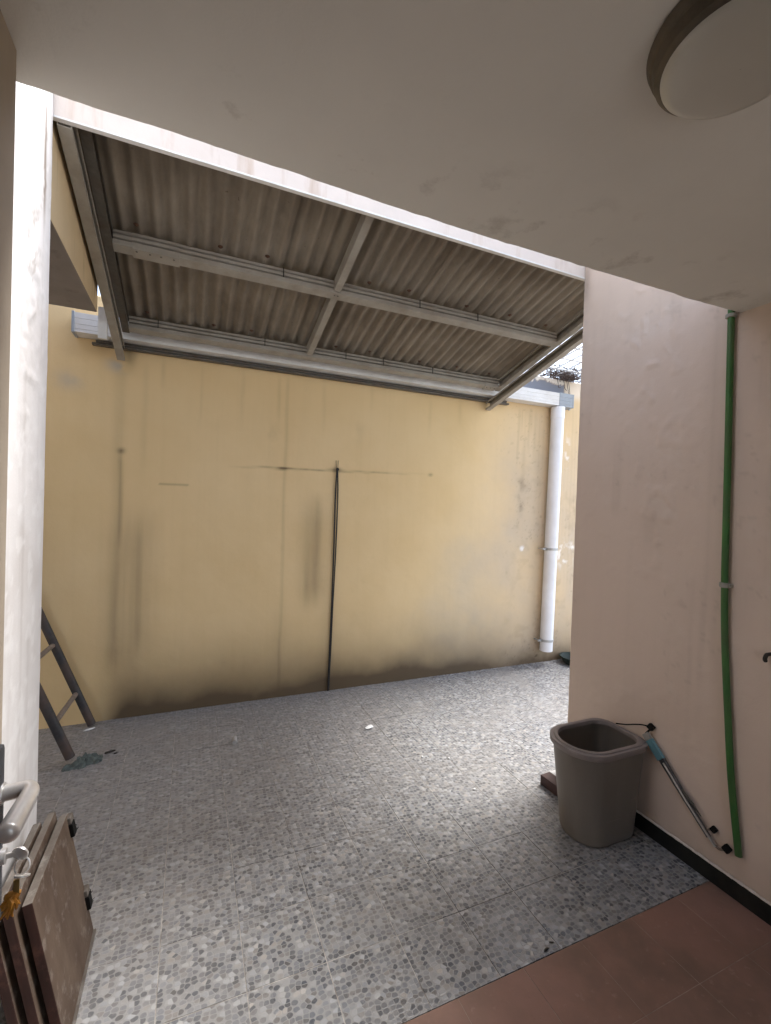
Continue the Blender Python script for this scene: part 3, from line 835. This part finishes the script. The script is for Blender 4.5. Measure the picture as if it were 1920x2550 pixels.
dp = empty('downpipe', (3.255, D - 0.075, 0.12), 'white plastic downpipe from the gutter down to the floor', 'pipe')
XT, XB, YPI = 3.262, 3.225, D - 0.078
def dpx(z): return XB + (XT - XB) * (z - 0.14) / (2.5 - 0.14)
bm = bmesh.new()
r = 0.061
rings = []
for z, rr in ((0.14, r), (1.2, r), (2.40, r), (2.402, r + 0.004), (2.512, r + 0.004)):
    rings.append([(dpx(z) + rr * math.cos(t * math.pi / 16), YPI + rr * math.sin(t * math.pi / 16), z) for t in range(32)])
for z, rr in ((2.512, r - 0.003), (0.14, r - 0.004)):
    rings.append([(dpx(z) + rr * math.cos(t * math.pi / 16), YPI + rr * math.sin(t * math.pi / 16), z) for t in range(32)])
vs = rings + [rings[0]]
loft(bm, rings); 
obj('pipe', bm, M['pvc'], dp, smooth=True)
for z in (1.133, 0.245):
    bm = bmesh.new()
    lathe(bm, [(r + 0.0008, -0.011), (r + 0.004, -0.011), (r + 0.004, 0.011), (r + 0.0008, 0.011), (r + 0.0008, -0.011)], (dpx(z), YPI, z), 32)
    box(bm, dpx(z) - r - 0.045, dpx(z) - r + 0.004, YPI - 0.004, YPI + 0.003, z - 0.009, z + 0.009)
    box(bm, dpx(z) - r - 0.032, dpx(z) - r - 0.024, YPI + 0.002, D - 0.004, z - 0.006, z + 0.006)
    tube(bm, [(dpx(z) - r - 0.034, YPI - 0.014, z), (dpx(z) - r - 0.034, YPI + 0.012, z)], 0.006, 8)
    obj('clamp', bm, M['clamp'], dp)

# ------------------------------------------------------------------ cable down the wall
cb = empty('hanging_cable', (1.06, D - 0.01, 0.0), 'thin black cable hanging straight down the middle of the yellow wall', 'cable')
for s in (-1, 1):
    pts = smooth_path([(1.068 + s * 0.003, D - 0.012, 1.776), (1.070 + s * 0.010, D - 0.009, 1.55), (1.069 + s * 0.008, D - 0.009, 1.1), (1.063 + s * 0.005, D - 0.009, 0.72), (1.058 + s * 0.005, D - 0.009, 0.4), (1.051 + s * 0.004, D - 0.009, 0.002)], 6)
    bm = bmesh.new(); tube(bm, pts, 0.0048 if s > 0 else 0.0058, 8); obj('strand', bm, M['cable'], cb, smooth=True)
bm = bmesh.new(); tube(bm, [(1.068, D + 0.01, 1.778), (1.068, D - 0.02, 1.778), (1.068, D - 0.021, 1.778)], [0.006, 0.006, 0.013], 10)
obj('nail', bm, M['cable'], cb)
bm = bmesh.new()
for s in (-1, 1): tube(bm, [(1.068 + s * 0.006, D - 0.006, 1.782), (1.067 + s * 0.009, D - 0.004, 1.85)], 0.0016, 6)
obj('loose_end', bm, M['cable'], cb)

# ------------------------------------------------------------------ overhead grille and vine at the right
gr = empty('overhead_grille', (3.6, D, WT), 'white wire grille overhead at the right above the gutter', 'grille')
def gz(y): return WT + 0.012 + 0.124 * (D - y)
for k in range(18):
    x = 2.76 + 0.121 * k
    bm = bmesh.new(); tube(bm, [(x, D + 0.08, gz(D + 0.08)), (x, 1.96, gz(1.96))], 0.0065, 6); obj('wire', bm, M['wire'], gr)
for k in range(8):
    y = D - 0.17 - 0.19 * k
    bm = bmesh.new(); tube(bm, [(2.62, y, gz(y) + 0.006), (5.0, y, gz(y) + 0.006)], 0.009, 6); obj('cross_wire', bm, M['wire'], gr)
vn = bmesh.new()
for k in range(150):
    x = 3.08 + 0.42 * random.random() ** 0.8 if k < 120 else random.uniform(3.35, 3.5)
    p = Vector((x, D - random.uniform(-0.02, 0.10), WT + 0.004))
    pts = [p.copy()]
    d = Vector((random.gauss(0, 1), random.gauss(-0.5, 0.7), random.uniform(0.2, 1.2))).normalized()
    for s in range(random.randint(6, 14)):
        d = (d + Vector((random.gauss(0, .7), random.gauss(0, .6), random.gauss(0.02, .6)))).normalized()
        p = p + d * 0.028
        p.z = max(p.z, WT + 0.004); p.y = min(max(p.y, D - 0.45), D + 0.06); p.z = min(p.z, gz(p.y) + 0.05 + 0.16 * random.random())
        pts.append(p.copy())
    tube(vn, smooth_path(pts, 2), random.uniform(0.0016, 0.0032), 5)
for x0, ln in ((3.40, 0.16), (3.42, 0.22), (3.36, 0.10), (3.28, 0.08)):
    pts = [(x0, D - 0.01, WT + 0.02), (x0 + 0.01, D - 0.03, WT - 0.02), (x0 + 0.03, D - 0.025, WT - 0.08), (x0 + 0.06, D - 0.02, WT - ln)]
    tube(vn, smooth_path(pts, 4), 0.0028, 5)
for k in range(60):
    c = Vector((random.uniform(3.3, 3.48), D - random.uniform(0, 0.06), WT + random.uniform(0.0, 0.05)))
    tube(vn, [c, c + Vector((random.gauss(0, .03), random.gauss(0, .02), random.gauss(0, .02)))], 0.003, 4)
tag(obj('dry_vine', vn, M['vine']), 'tangled dry vine on the wall top under the white grille', 'vine')

# ------------------------------------------------------------------ ceiling lamp
lp = empty('ceiling_lamp', (0.835, 0.487, HC), 'round ceiling lamp with cream glass and dark ring', 'lamp')
c = (0.835, 0.487, HC)
bm = bmesh.new(); lathe(bm, [(0.0005, -0.0005), (0.138, -0.0005), (0.140, -0.006), (0.135, -0.020), (0.131, -0.022), (0.127, -0.040), (0.119, -0.046), (0.110, -0.0465)], c, 72)
obj('ring', bm, M['lampring'], lp, smooth=True)
bm = bmesh.new(); lathe(bm, [(0.1175, -0.044), (0.116, -0.051), (0.112, -0.056), (0.100, -0.0595), (0.07, -0.063), (0.035, -0.065), (0.0005, -0.0655)], c, 72)
obj('glass', bm, M['opal'], lp, smooth='all')

# ------------------------------------------------------------------ green water pipe on the pink wall
gp = empty('water_pipe', (XR - 0.02, 1.1, 0.17), 'green plastic water pipe running down the pink wall', 'pipe')
XG = XR - 0.0185
pts = smooth_path([(XG, 1.157, HC + 0.12), (XG, 1.156, 2.30), (XG, 1.151, 2.0), (XG, 1.146, 1.72), (XG, 1.142, 1.45), (XG, 1.138, 1.232), (XG, 1.128, 1.0), (XG, 1.106, 0.718), (XG, 1.082, 0.45), (XG + 0.002, 1.047, 0.181)], 6)
bm = bmesh.new(); tube(bm, pts, 0.0125, 16); obj('pipe', bm, M['green'], gp, smooth=True)
bm = bmesh.new()
lathe(bm, [(0.0128, -0.010), (0.0165, -0.010), (0.0175, -0.003), (0.0165, 0.003), (0.0172, 0.010), (0.0128, 0.010)], (XG, 1.138, 1.225), 20)
box(bm, XG - 0.004, XR - 0.001, 1.138 - 0.024, 1.138 + 0.020, 1.218, 1.232, bevel=0.002)
obj('strap', bm, M['strap'], gp)
bm = bmesh.new(); lathe(bm, [(0.0128, -0.014), (0.020, -0.012), (0.020, 0.0), (0.0128, 0.0)], (XG, 1.156, HC - 0.001), 20); obj('collar', bm, M['strap'], gp)
# wall hook at the right border
bm = bmesh.new()
tube(bm, smooth_path([(XR - 0.001, 0.978, 0.992), (XR - 0.02, 0.982, 0.99), (XR - 0.026, 0.984, 0.975), (XR - 0.02, 0.985, 0.966)], 4), 0.007, 8)
tag(obj('wall_hook', bm, M['chip']), 'small dark hook on the pink wall at the right border', 'hook')

# ------------------------------------------------------------------ bin
def plan(cx, cy, hx, hy, rl, rr, z, n=14):
    """rounded rectangle: corner radius rl on the yard side, rr on the wall side"""
    pts = []
    for (sx, sy, r_, a0) in ((1, 1, rr, 0), (-1, 1, rl, 90), (-1, -1, rl, 180), (1, -1, rr, 270)):
        r_ = min(r_, hy - 0.001, hx - 0.001)
        ox, oy = cx + sx * (hx - r_), cy + sy * (hy - r_)
        for k in range(n):
            a = R(a0 + 90 * k / (n - 1))
            pts.append((ox + r_ * math.cos(a), oy + r_ * math.sin(a), z))
    return pts
bn = empty('waste_bin', (1.80, 1.555, 0.0), 'open taupe plastic waste bin standing against the pink wall', 'bin')
def bp(t, z, g=0.0):      # t 0 at the foot, 1 at the rim
    return plan(1.797 - 0.004 * t, 1.552 + 0.010 * t, 0.156 + 0.046 * t + g, 0.116 + 0.029 * t + g, 0.105 + 0.035 * t, 0.055 + 0.02 * t, z)
bm = bmesh.new()
H = 0.435
rings = [bp(0.0, 0.001, -0.012), bp(0.0, 0.006, -0.003), bp(0.01, 0.016)] + [bp(k / 10, H * k / 10) for k in range(1, 10)] + [bp(0.97, H - 0.012)]
rings += [bp(0.97, H - 0.013, -0.004)] + [bp(k / 10, H * k / 10, -0.004) for k in range(9, 0, -1)] + [bp(0.0, 0.012, -0.006)]
loft(bm, rings, True, True)
obj('body', bm, M['bin'], bn, smooth=True)
bm = bmesh.new()
rings = [bp(1, H - 0.024, 0.0005), bp(1, H - 0.025, 0.0065), bp(1, H - 0.023, 0.008), bp(1, H - 0.003, 0.009), bp(1, H, 0.0075), bp(1, H + 0.0005, -0.002), bp(1, H + 0.001, -0.0035), bp(1, H + 0.006, -0.0045), bp(1, H + 0.007, -0.006),
         bp(1, H + 0.0065, -0.020), bp(1, H + 0.005, -0.022), bp(1, H - 0.012, -0.0235), bp(1, H - 0.013, -0.005), bp(1, H - 0.024, 0.0005)]
loft(bm, rings)
obj('rim', bm, M['bin_rim'], bn, smooth=True)

# wooden block on the floor behind the bin
bm = bmesh.new()
Mw = Matrix.Translation((1.80, 1.905, 0)) @ Matrix.Rotation(R(4), 4, 'Z')
box(bm, 0.0, 0.19, -0.16, 0.008, 0.0012, 0.055, Mw, bevel=0.003)
wb = empty('wood_block', (1.88, 1.82, 0), 'dark red brown wooden block on the floor behind the bin', 'wood')
obj('block', bm, M['woodblock'], wb)
bm = bmesh.new()
box(bm, 0.065, 0.17, -0.10, 0.004, 0.0555, 0.058, Mw); obj('white_top', bm, M['paper'], wb)

# folded metal arm between bin and wall
ar = empty('folded_arm', (XR - 0.03, 1.28, 0.16), 'thin folded metal arm with pale blue end leaning beside the bin', 'metal arm')
def arm_frame(p, q):
    p, q = Vector(p), Vector(q)
    d = (q - p).normalized(); xx = Vector((-1, 0, 0)); s = d.cross(xx).normalized(); xx = s.cross(d).normalized()
    return Matrix.Translation(p) @ Matrix((s, xx, d)).transposed().to_4x4(), (q - p).length
A_, B_ = (XR - 0.022, 1.428, 0.452), (XR - 0.016, 1.135, 0.160)
Ma, Ln = arm_frame(A_, B_)
bm = bmesh.new(); box(bm, -0.0175, 0.0175, -0.007, 0.010, 0.0, 0.085, Ma, bevel=0.0015); obj('blue_sleeve', bm, M['bluetape'], ar)
bm = bmesh.new(); box(bm, -0.0165, 0.0165, -0.006, 0.009, -0.030, -0.0005, Ma, bevel=0.002); obj('top_piece', bm, M['stick'], ar)
bm = bmesh.new(); loft(bm, [[Ma @ Vector(v) for v in ((a - w, -0.004, z), (a + w, -0.004, z), (a + w, 0.003, z), (a - w, 0.003, z))] for z, a, w in ((0.0855, 0.011, 0.005), (0.25, 0.002, 0.005), (Ln, -0.002, 0.006))], True, True)
obj('bar', bm, M['alu'], ar)
bm = bmesh.new(); loft(bm, [[Ma @ Vector(v) for v in ((a - w, -0.007, z), (a + w, -0.007, z), (a + w, -0.0045, z), (a - w, -0.0045, z))] for z, a, w in ((0.0855, -0.012, 0.0045), (0.20, -0.006, 0.005), (0.26, -0.004, 0.003))], True, True)
obj('bar', bm, M['steel_dark'], ar)
bm = bmesh.new(); loft(bm, [[Ma @ Vector(v) for v in ((a - w, -0.003, z), (a + w, -0.003, z), (a + w * .8, 0.005, z), (a, 0.003, z), (a - w * .8, 0.0055, z))] for z, a, w in ((0.0855, 0.001, 0.0165), (0.16, 0.002, 0.0155), (0.24, 0.002, 0.014), (0.30, 0.002, 0.012), (Ln - 0.03, 0.002, 0.010))], True, True)
obj('folded_body', bm, M['wrap'], ar)
bm = bmesh.new(); tube(bm, [Ma @ Vector((-0.004, 0.008, 0.10)), Ma @ Vector((-0.002, 0.008, 0.24)), Ma @ Vector((-0.004, 0.006, Ln + 0.004))], 0.0045, 8); obj('rod', bm, M['alu'], ar, smooth=True)
bm = bmesh.new(); tube(bm, [Ma @ Vector((-0.012, 0.004, 0.21)), Ma @ Vector((-0.020, 0.004, 0.265)), Ma @ Vector((-0.024, 0.004, 0.315))], [0.004, 0.006, 0.0015], 8); obj('hook', bm, M['steel_dark'], ar)
def knob(c, r):
    bm = bmesh.new(); box(bm, c[0] - r * .8, c[0] + r * .8, c[1] - r, c[1] + r, c[2] - r, c[2] + r, Matrix.Translation(c) @ Euler((0.5, 0.2, 0.1)).to_matrix().to_4x4() @ Matrix.Translation([-v for v in c]), bevel=r * 0.35)
    obj('black_knob', bm, M['black'], ar)
knob((XR - 0.016, 1.428, 0.510), 0.0135)
knob((XR - 0.0145, 1.090, 0.178), 0.0135)
knob((XR - 0.016, 1.140, 0.222), 0.011)
bm = bmesh.new()
tube(bm, smooth_path([(XR - 0.016, 1.437, 0.508), (XR - 0.018, 1.47, 0.502), (XR - 0.02, 1.51, 0.486), (XR - 0.026, 1.55, 0.468), (XR - 0.034, 1.60, 0.452)], 5), 0.0032, 6)
tube(bm, [(XR - 0.016, 1.430, 0.500), Ma @ Vector((0.0, 0.0, -0.028))], 0.005, 6)
obj('wire_link', bm, M['black'], ar)
bm = bmesh.new()
tube(bm, smooth_path([Ma @ Vector((-0.004, 0.002, Ln)), (XR - 0.016, 1.115, 0.158), (XR - 0.015, 1.092, 0.174)], 4), 0.0045, 6)
tube(bm, [Ma @ Vector((0.0, 0.002, Ln - 0.055)), (XR - 0.015, 1.140, 0.222)], 0.004, 6)
obj('wire_link', bm, M['rung'], ar)

# ------------------------------------------------------------------ bowl by the downpipe
bm = bmesh.new()
lathe(bm, [(0.0005, 0.001), (0.085, 0.001), (0.090, 0.004), (0.118, 0.062), (0.126, 0.066), (0.126, 0.071), (0.115, 0.071), (0.086, 0.012), (0.0005, 0.009)], (3.52, D - 0.14, 0), 40)
b_ = empty('plastic_bowl', (3.52, D - 0.14, 0), 'dark green plastic bowl on the floor by the downpipe', 'bowl')
obj('bowl', bm, M['bowl'], b_, smooth=True)
bm = bmesh.new(); lathe(bm, [(0.1262, 0.0625), (0.1305, 0.066), (0.1305, 0.072), (0.1262, 0.0735), (0.1262, 0.0625)], (3.52, D - 0.14, 0), 40); obj('rim', bm, M['bowl'], b_, smooth=True)

# ------------------------------------------------------------------ ladder
ld = empty('ladder', (-0.56, 3.22, 0), 'dark metal pole ladder leaning behind the white wall', 'ladder')
# rails climb towards -X
def rail(yb, foot, slope, r_, zfoot=0.0):
    return [(foot - slope * z, yb, z) for z in np.linspace(zfoot, 2.30, 12)]
FS = 0.395
bm = bmesh.new(); tube(bm, rail(3.44, -0.553, FS, 0.025, 0.012), 0.0245, 16); obj('rail', bm, M['pole'], ld, smooth=True)
bm = bmesh.new(); tube(bm, rail(2.98, -0.566, FS, 0.025, 0.040), 0.0245, 16); obj('rail', bm, M['pole'], ld, smooth=True)
for k in range(6):
    z = 0.235 + 0.325 * k
    bm = bmesh.new(); tube(bm, [(-0.553 - FS * z, 3.44, z - 0.008), (-0.5595 - FS * z, 3.21, z), (-0.566 - FS * z, 2.98, z + 0.008)], 0.0145, 12); obj('rung', bm, M['rung'], ld, smooth=True)
# rag under the near foot
bm = bmesh.new()
nn = 22
vs = {}
for a in range(nn):
    for b in range(nn):
        u, v = a / (nn - 1) - 0.5, b / (nn - 1) - 0.5
        rr = math.hypot(u, v) * 2
        e = 0.55 + 0.85 * float(fbm(np.array([3.0 + 2.3 * math.cos(math.atan2(v, u))]), np.array([3.0 + 2.3 * math.sin(math.atan2(v, u))]), 5, 3)[0])
        h = 0.003 + 0.050 * max(0, 1 - (rr / e)) ** 0.6 * max(0.08, 2.6 * float(fbm(np.array([u * 10]), np.array([v * 8]), 8, 3)[0]) - 0.75)
        k_ = min(1.0, 1.0 / max(rr, 1e-6)) if rr > 1 else 1.0
        vs[a, b] = bm.verts.new((-0.520 + u * k_ * 0.17 * e, 2.965 + v * k_ * 0.105 * e + 0.25 * u * k_ * 0.12, h if rr < 1 else 0.0015))
for a in range(nn - 1):
    for b in range(nn - 1):
        bm.faces.new((vs[a, b], vs[a + 1, b], vs[a + 1, b + 1], vs[a, b + 1]))
rg = obj('rag', bm, M['rag'], None)
tag(rg, 'crumpled grey green rag under the near ladder foot', 'rag')
sm_ = rg.modifiers.new('solid', 'SOLIDIFY'); sm_.thickness = 0.0012; sm_.offset = -1

# ------------------------------------------------------------------ boards leaning at the lower left
def board_thing(xoff, y0, y1, ztop, label, cast=False, th=0.022):
    # foot on the floor at x = -0.27 + xoff, leaning to the white wall
    foot = Vector((-0.27 + xoff, 0, 0.0)); lean = Vector((-0.085, 0, 0.43)).normalized()
    nrm = Vector((lean.z, 0, -lean.x))
    Ht = ztop / lean.z
    root = empty('wooden_board', (-0.29 + xoff, (y0 + y1) / 2, 0), label, 'board', 'boards leaning at the lower left')
    Mx = Matrix.Translation(foot) @ Matrix((nrm, Vector((0, 1, 0)), lean)).transposed().to_4x4()
    bm = bmesh.new(); box(bm, -th, 0, y0, y1, 0.006, Ht, Mx, bevel=0.0025)
    o = obj('panel', bm, [M['board_face'], M['board_edge'], M['board_end']], root)
    for f in o.data.polygons:
        if f.normal.z > 0.7: f.material_index = 1
        elif f.normal.y < -0.7: f.material_index = 2
    bm = bmesh.new(); box(bm, -th - 0.0, 0.007, y0 + 0.001, y1 - 0.001, 0.0, 0.0055, Mx); obj('bottom_strip', bm, M['board_edge'], root)
    if cast:
        for zc in (Ht - 0.055, 0.115):
            bm = bmesh.new()
            box(bm, -th + 0.002, 0.012, y1 - 0.02, y1 + 0.012, zc - 0.022, zc + 0.022, Mx, bevel=0.003)
            for s in range(14):
                a = Mx @ Vector((0.012 - th * random.random(), y1 + 0.010, zc + random.uniform(-0.02, 0.02)))
                tube(bm, [a, a + Vector((random.uniform(-.004, .010), random.uniform(0.004, 0.016), random.gauss(0, .006)))], 0.0010, 4)
            cst = obj('caster', bm, M['black'], root)
            bm = bmesh.new(); box(bm, -th - 0.001, 0.010, y1 - 0.018, y1 + 0.018, zc + 0.0225, zc + 0.045, Mx, bevel=0.004); obj('caster_plate', bm, M['board_edge'], root)
    return root
board_thing(0.0, 1.43, 1.80, 0.43, 'worn brown board with black casters, nearest the yard of three', True, 0.024)
board_thing(-0.036, 1.41, 1.815, 0.437, 'middle one of three worn boards leaning by the door')
board_thing(-0.072, 1.40, 1.79, 0.425, 'worn board nearest the white wall of three')

# ------------------------------------------------------------------ door with lever handle and keys
dr = empty('door', (-0.30, 0.6, 0), 'open door with silver lever handle at the lower left border', 'door')
bm = bmesh.new(); box(bm, -0.356, -0.318, 0.12, 0.918, 0.010, 2.05, bevel=0.002); obj('leaf', bm, M['door'], dr)
bm = bmesh.new(); box(bm, -0.3175, -0.2655, 0.868, 0.912, 0.80, 1.096, bevel=0.008); lk = obj('lock_case', bm, M['lock'], dr, smooth=True)
bm = bmesh.new()
pts = smooth_path([(-0.2665, 0.898, 1.0185), (-0.245, 0.900, 1.019), (-0.233, 0.899, 1.0195), (-0.2265, 0.888, 1.019), (-0.2265, 0.870, 1.017), (-0.229, 0.840, 1.013), (-0.232, 0.806, 1.008)], 6)
n = len(pts)
rs = [0.0122 + 0.003 * max(0, (i / n - 0.45)) * 2 for i in range(n)]
pts.append(pts[-1] + Vector((-0.0004, -0.005, -0.0006))); rs.append(0.011); pts.append(pts[-1] + Vector((-0.0002, -0.002, -0.0002))); rs.append(0.005)
tube(bm, pts, rs, 20); hd = obj('lever', bm, M['chrome'], dr, smooth='all')
bm = bmesh.new(); tube(bm, [(-0.2655, 0.898, 1.0185), (-0.2635, 0.898, 1.0185)], [0.0165, 0.016], 24); obj('rosette', bm, M['chrome'], lk, smooth=True)
bm = bmesh.new(); tube(bm, [(-0.2655, 0.895, 0.918), (-0.258, 0.895, 0.918)], [0.012, 0.011], 18); cyl = obj('lock_cylinder', bm, M['chrome'], lk, smooth=True)
ky = empty('key_bunch', (-0.25, 0.895, 0.83), 'bunch of keys with an orange fob hanging in the door lock', 'keys')
def disc(c, r_, axis, th, mat, name, hole=True):
    bm = bmesh.new()
    tube(bm, [Vector(c) - Vector(axis) * th * .5, Vector(c) - Vector(axis) * th * .35, Vector(c) + Vector(axis) * th * .35, Vector(c) + Vector(axis) * th * .5], [r_ * .85, r_, r_, r_ * .85], 20)
    return obj(name, bm, mat, ky, smooth=True)
bm = bmesh.new(); box(bm, -0.258, -0.236, 0.8935, 0.8965, 0.914, 0.922); obj('key_blade', bm, M['chrome'], ky)
disc((-0.2395, 0.894, 0.918), 0.0125, Vector((0.35, 1, 0.25)).normalized(), 0.004, M['chrome'], 'key_bow')
bm = bmesh.new(); tube(bm, [(-0.236 + 0.010 * math.sin(a), 0.892 + 0.003 * math.cos(a), 0.898 + 0.012 * math.cos(a)) for a in np.linspace(0, 2 * math.pi, 24)], 0.0012, 6, False); obj('key_ring', bm, M['chrome'], ky)
disc((-0.235, 0.889, 0.884), 0.011, Vector((0.15, 0.5, 1)).normalized(), 0.003, M['chrome'], 'key_bow')
bm = bmesh.new(); box(bm, -0.246, -0.238, 0.887, 0.890, 0.846, 0.880, bevel=0.001); obj('key_blade', bm, simple('brass_key', (0.35, 0.26, 0.10), 0.4, 0.9), ky)
bm = bmesh.new()
for k in range(26):
    a = Vector((-0.2475 + random.gauss(0, .005), 0.889 + random.gauss(0, .003), 0.853 + random.uniform(-.006, .006)))
    b2_ = a + Vector((random.gauss(-.002, .005), random.gauss(0, .003), random.uniform(-.034, -.010)))
    tube(bm, [a, (a + b2_) / 2 + Vector((random.gauss(0, .003), 0, 0)), b2_], [0.0035, 0.003, 0.0012], 5)
bmesh.ops.create_icosphere(bm, subdivisions=2, radius=0.011, matrix=Matrix.Translation((-0.248, 0.889, 0.854)) @ Matrix.Diagonal((1, .6, .8, 1)))
obj('orange_fob', bm, M['orange'], ky)

# ------------------------------------------------------------------ scraps on the floor
def scrap(name, c, size, mat, label, cat, h=0.006, rz=0.0, seed=1):
    rr_ = random.Random(seed)
    bm = bmesh.new()
    r = bmesh.ops.create_icosphere(bm, subdivisions=2, radius=1.0)
    for v in r['verts']:
        k = 1 + rr_.uniform(-0.28, 0.28)
        v.co = Vector((v.co.x * size[0] * k, v.co.y * size[1] * k, max(-0.999 * h, v.co.z * h * k) + h + 0.0012))
    bmesh.ops.rotate(bm, verts=bm.verts, matrix=Matrix.Rotation(rz, 3, 'Z'))
    bmesh.ops.translate(bm, verts=bm.verts, vec=(c[0], c[1], 0))
    return tag(obj(name, bm, mat), label, cat)
scrap('paper_scrap', (1.14, 2.814), (0.034, 0.020), M['paper'], 'white scrap lying on the tiles below the black cable', 'scrap', 0.005, 0.4, 2)
scrap('paper_scrap', (-0.562, 3.385), (0.030, 0.010), M['paper'], 'white scrap beside the far ladder foot', 'scrap', 0.004, 0.5, 3)
scrap('dark_chip', (-0.40, 3.041), (0.028, 0.009), M['chip'], 'dark chip on the tiles right of the ladder', 'chip', 0.006, 0.3, 4)
scrap('dark_chip', (-0.368, 3.02), (0.010, 0.006), M['chip'], 'tiny dark crumb beside the larger chip near the ladder', 'chip', 0.003, 0.3, 5)
scrap('twig_bit', (1.153, 1.168), (0.013, 0.004), M['chip'], 'dark twig bit lying on the border of the red tiles', 'twig', 0.003, 0.2, 6)
scrap('twig_bit', (1.189, 1.182), (0.010, 0.003), M['chip'], 'smaller dark twig bit just beyond the red tile border', 'twig', 0.0025, -0.5, 7)
for k, (x, y) in enumerate(((1.312, 2.374), (1.456, 2.303), (1.428, 1.999))):
    o = scrap('white_grain', (x, y), (0.007, 0.006), M['paper'], ('white grain nearest the white scrap', 'white grain right of the first, further from the viewer than the third', 'white grain nearest the bin')[k], 'grain', 0.004, 0, 10 + k)
    o['group'] = 'white grains on the tiles'
bm = bmesh.new(); tube(bm, [(0.290, 2.945, 0.0165), (0.284, 2.885, 0.0165)], 0.0145, 14)
tag(obj('stub', bm, M['stick'], None, smooth=True), 'short grey round stub lying on the tiles left of the cable', 'stub')
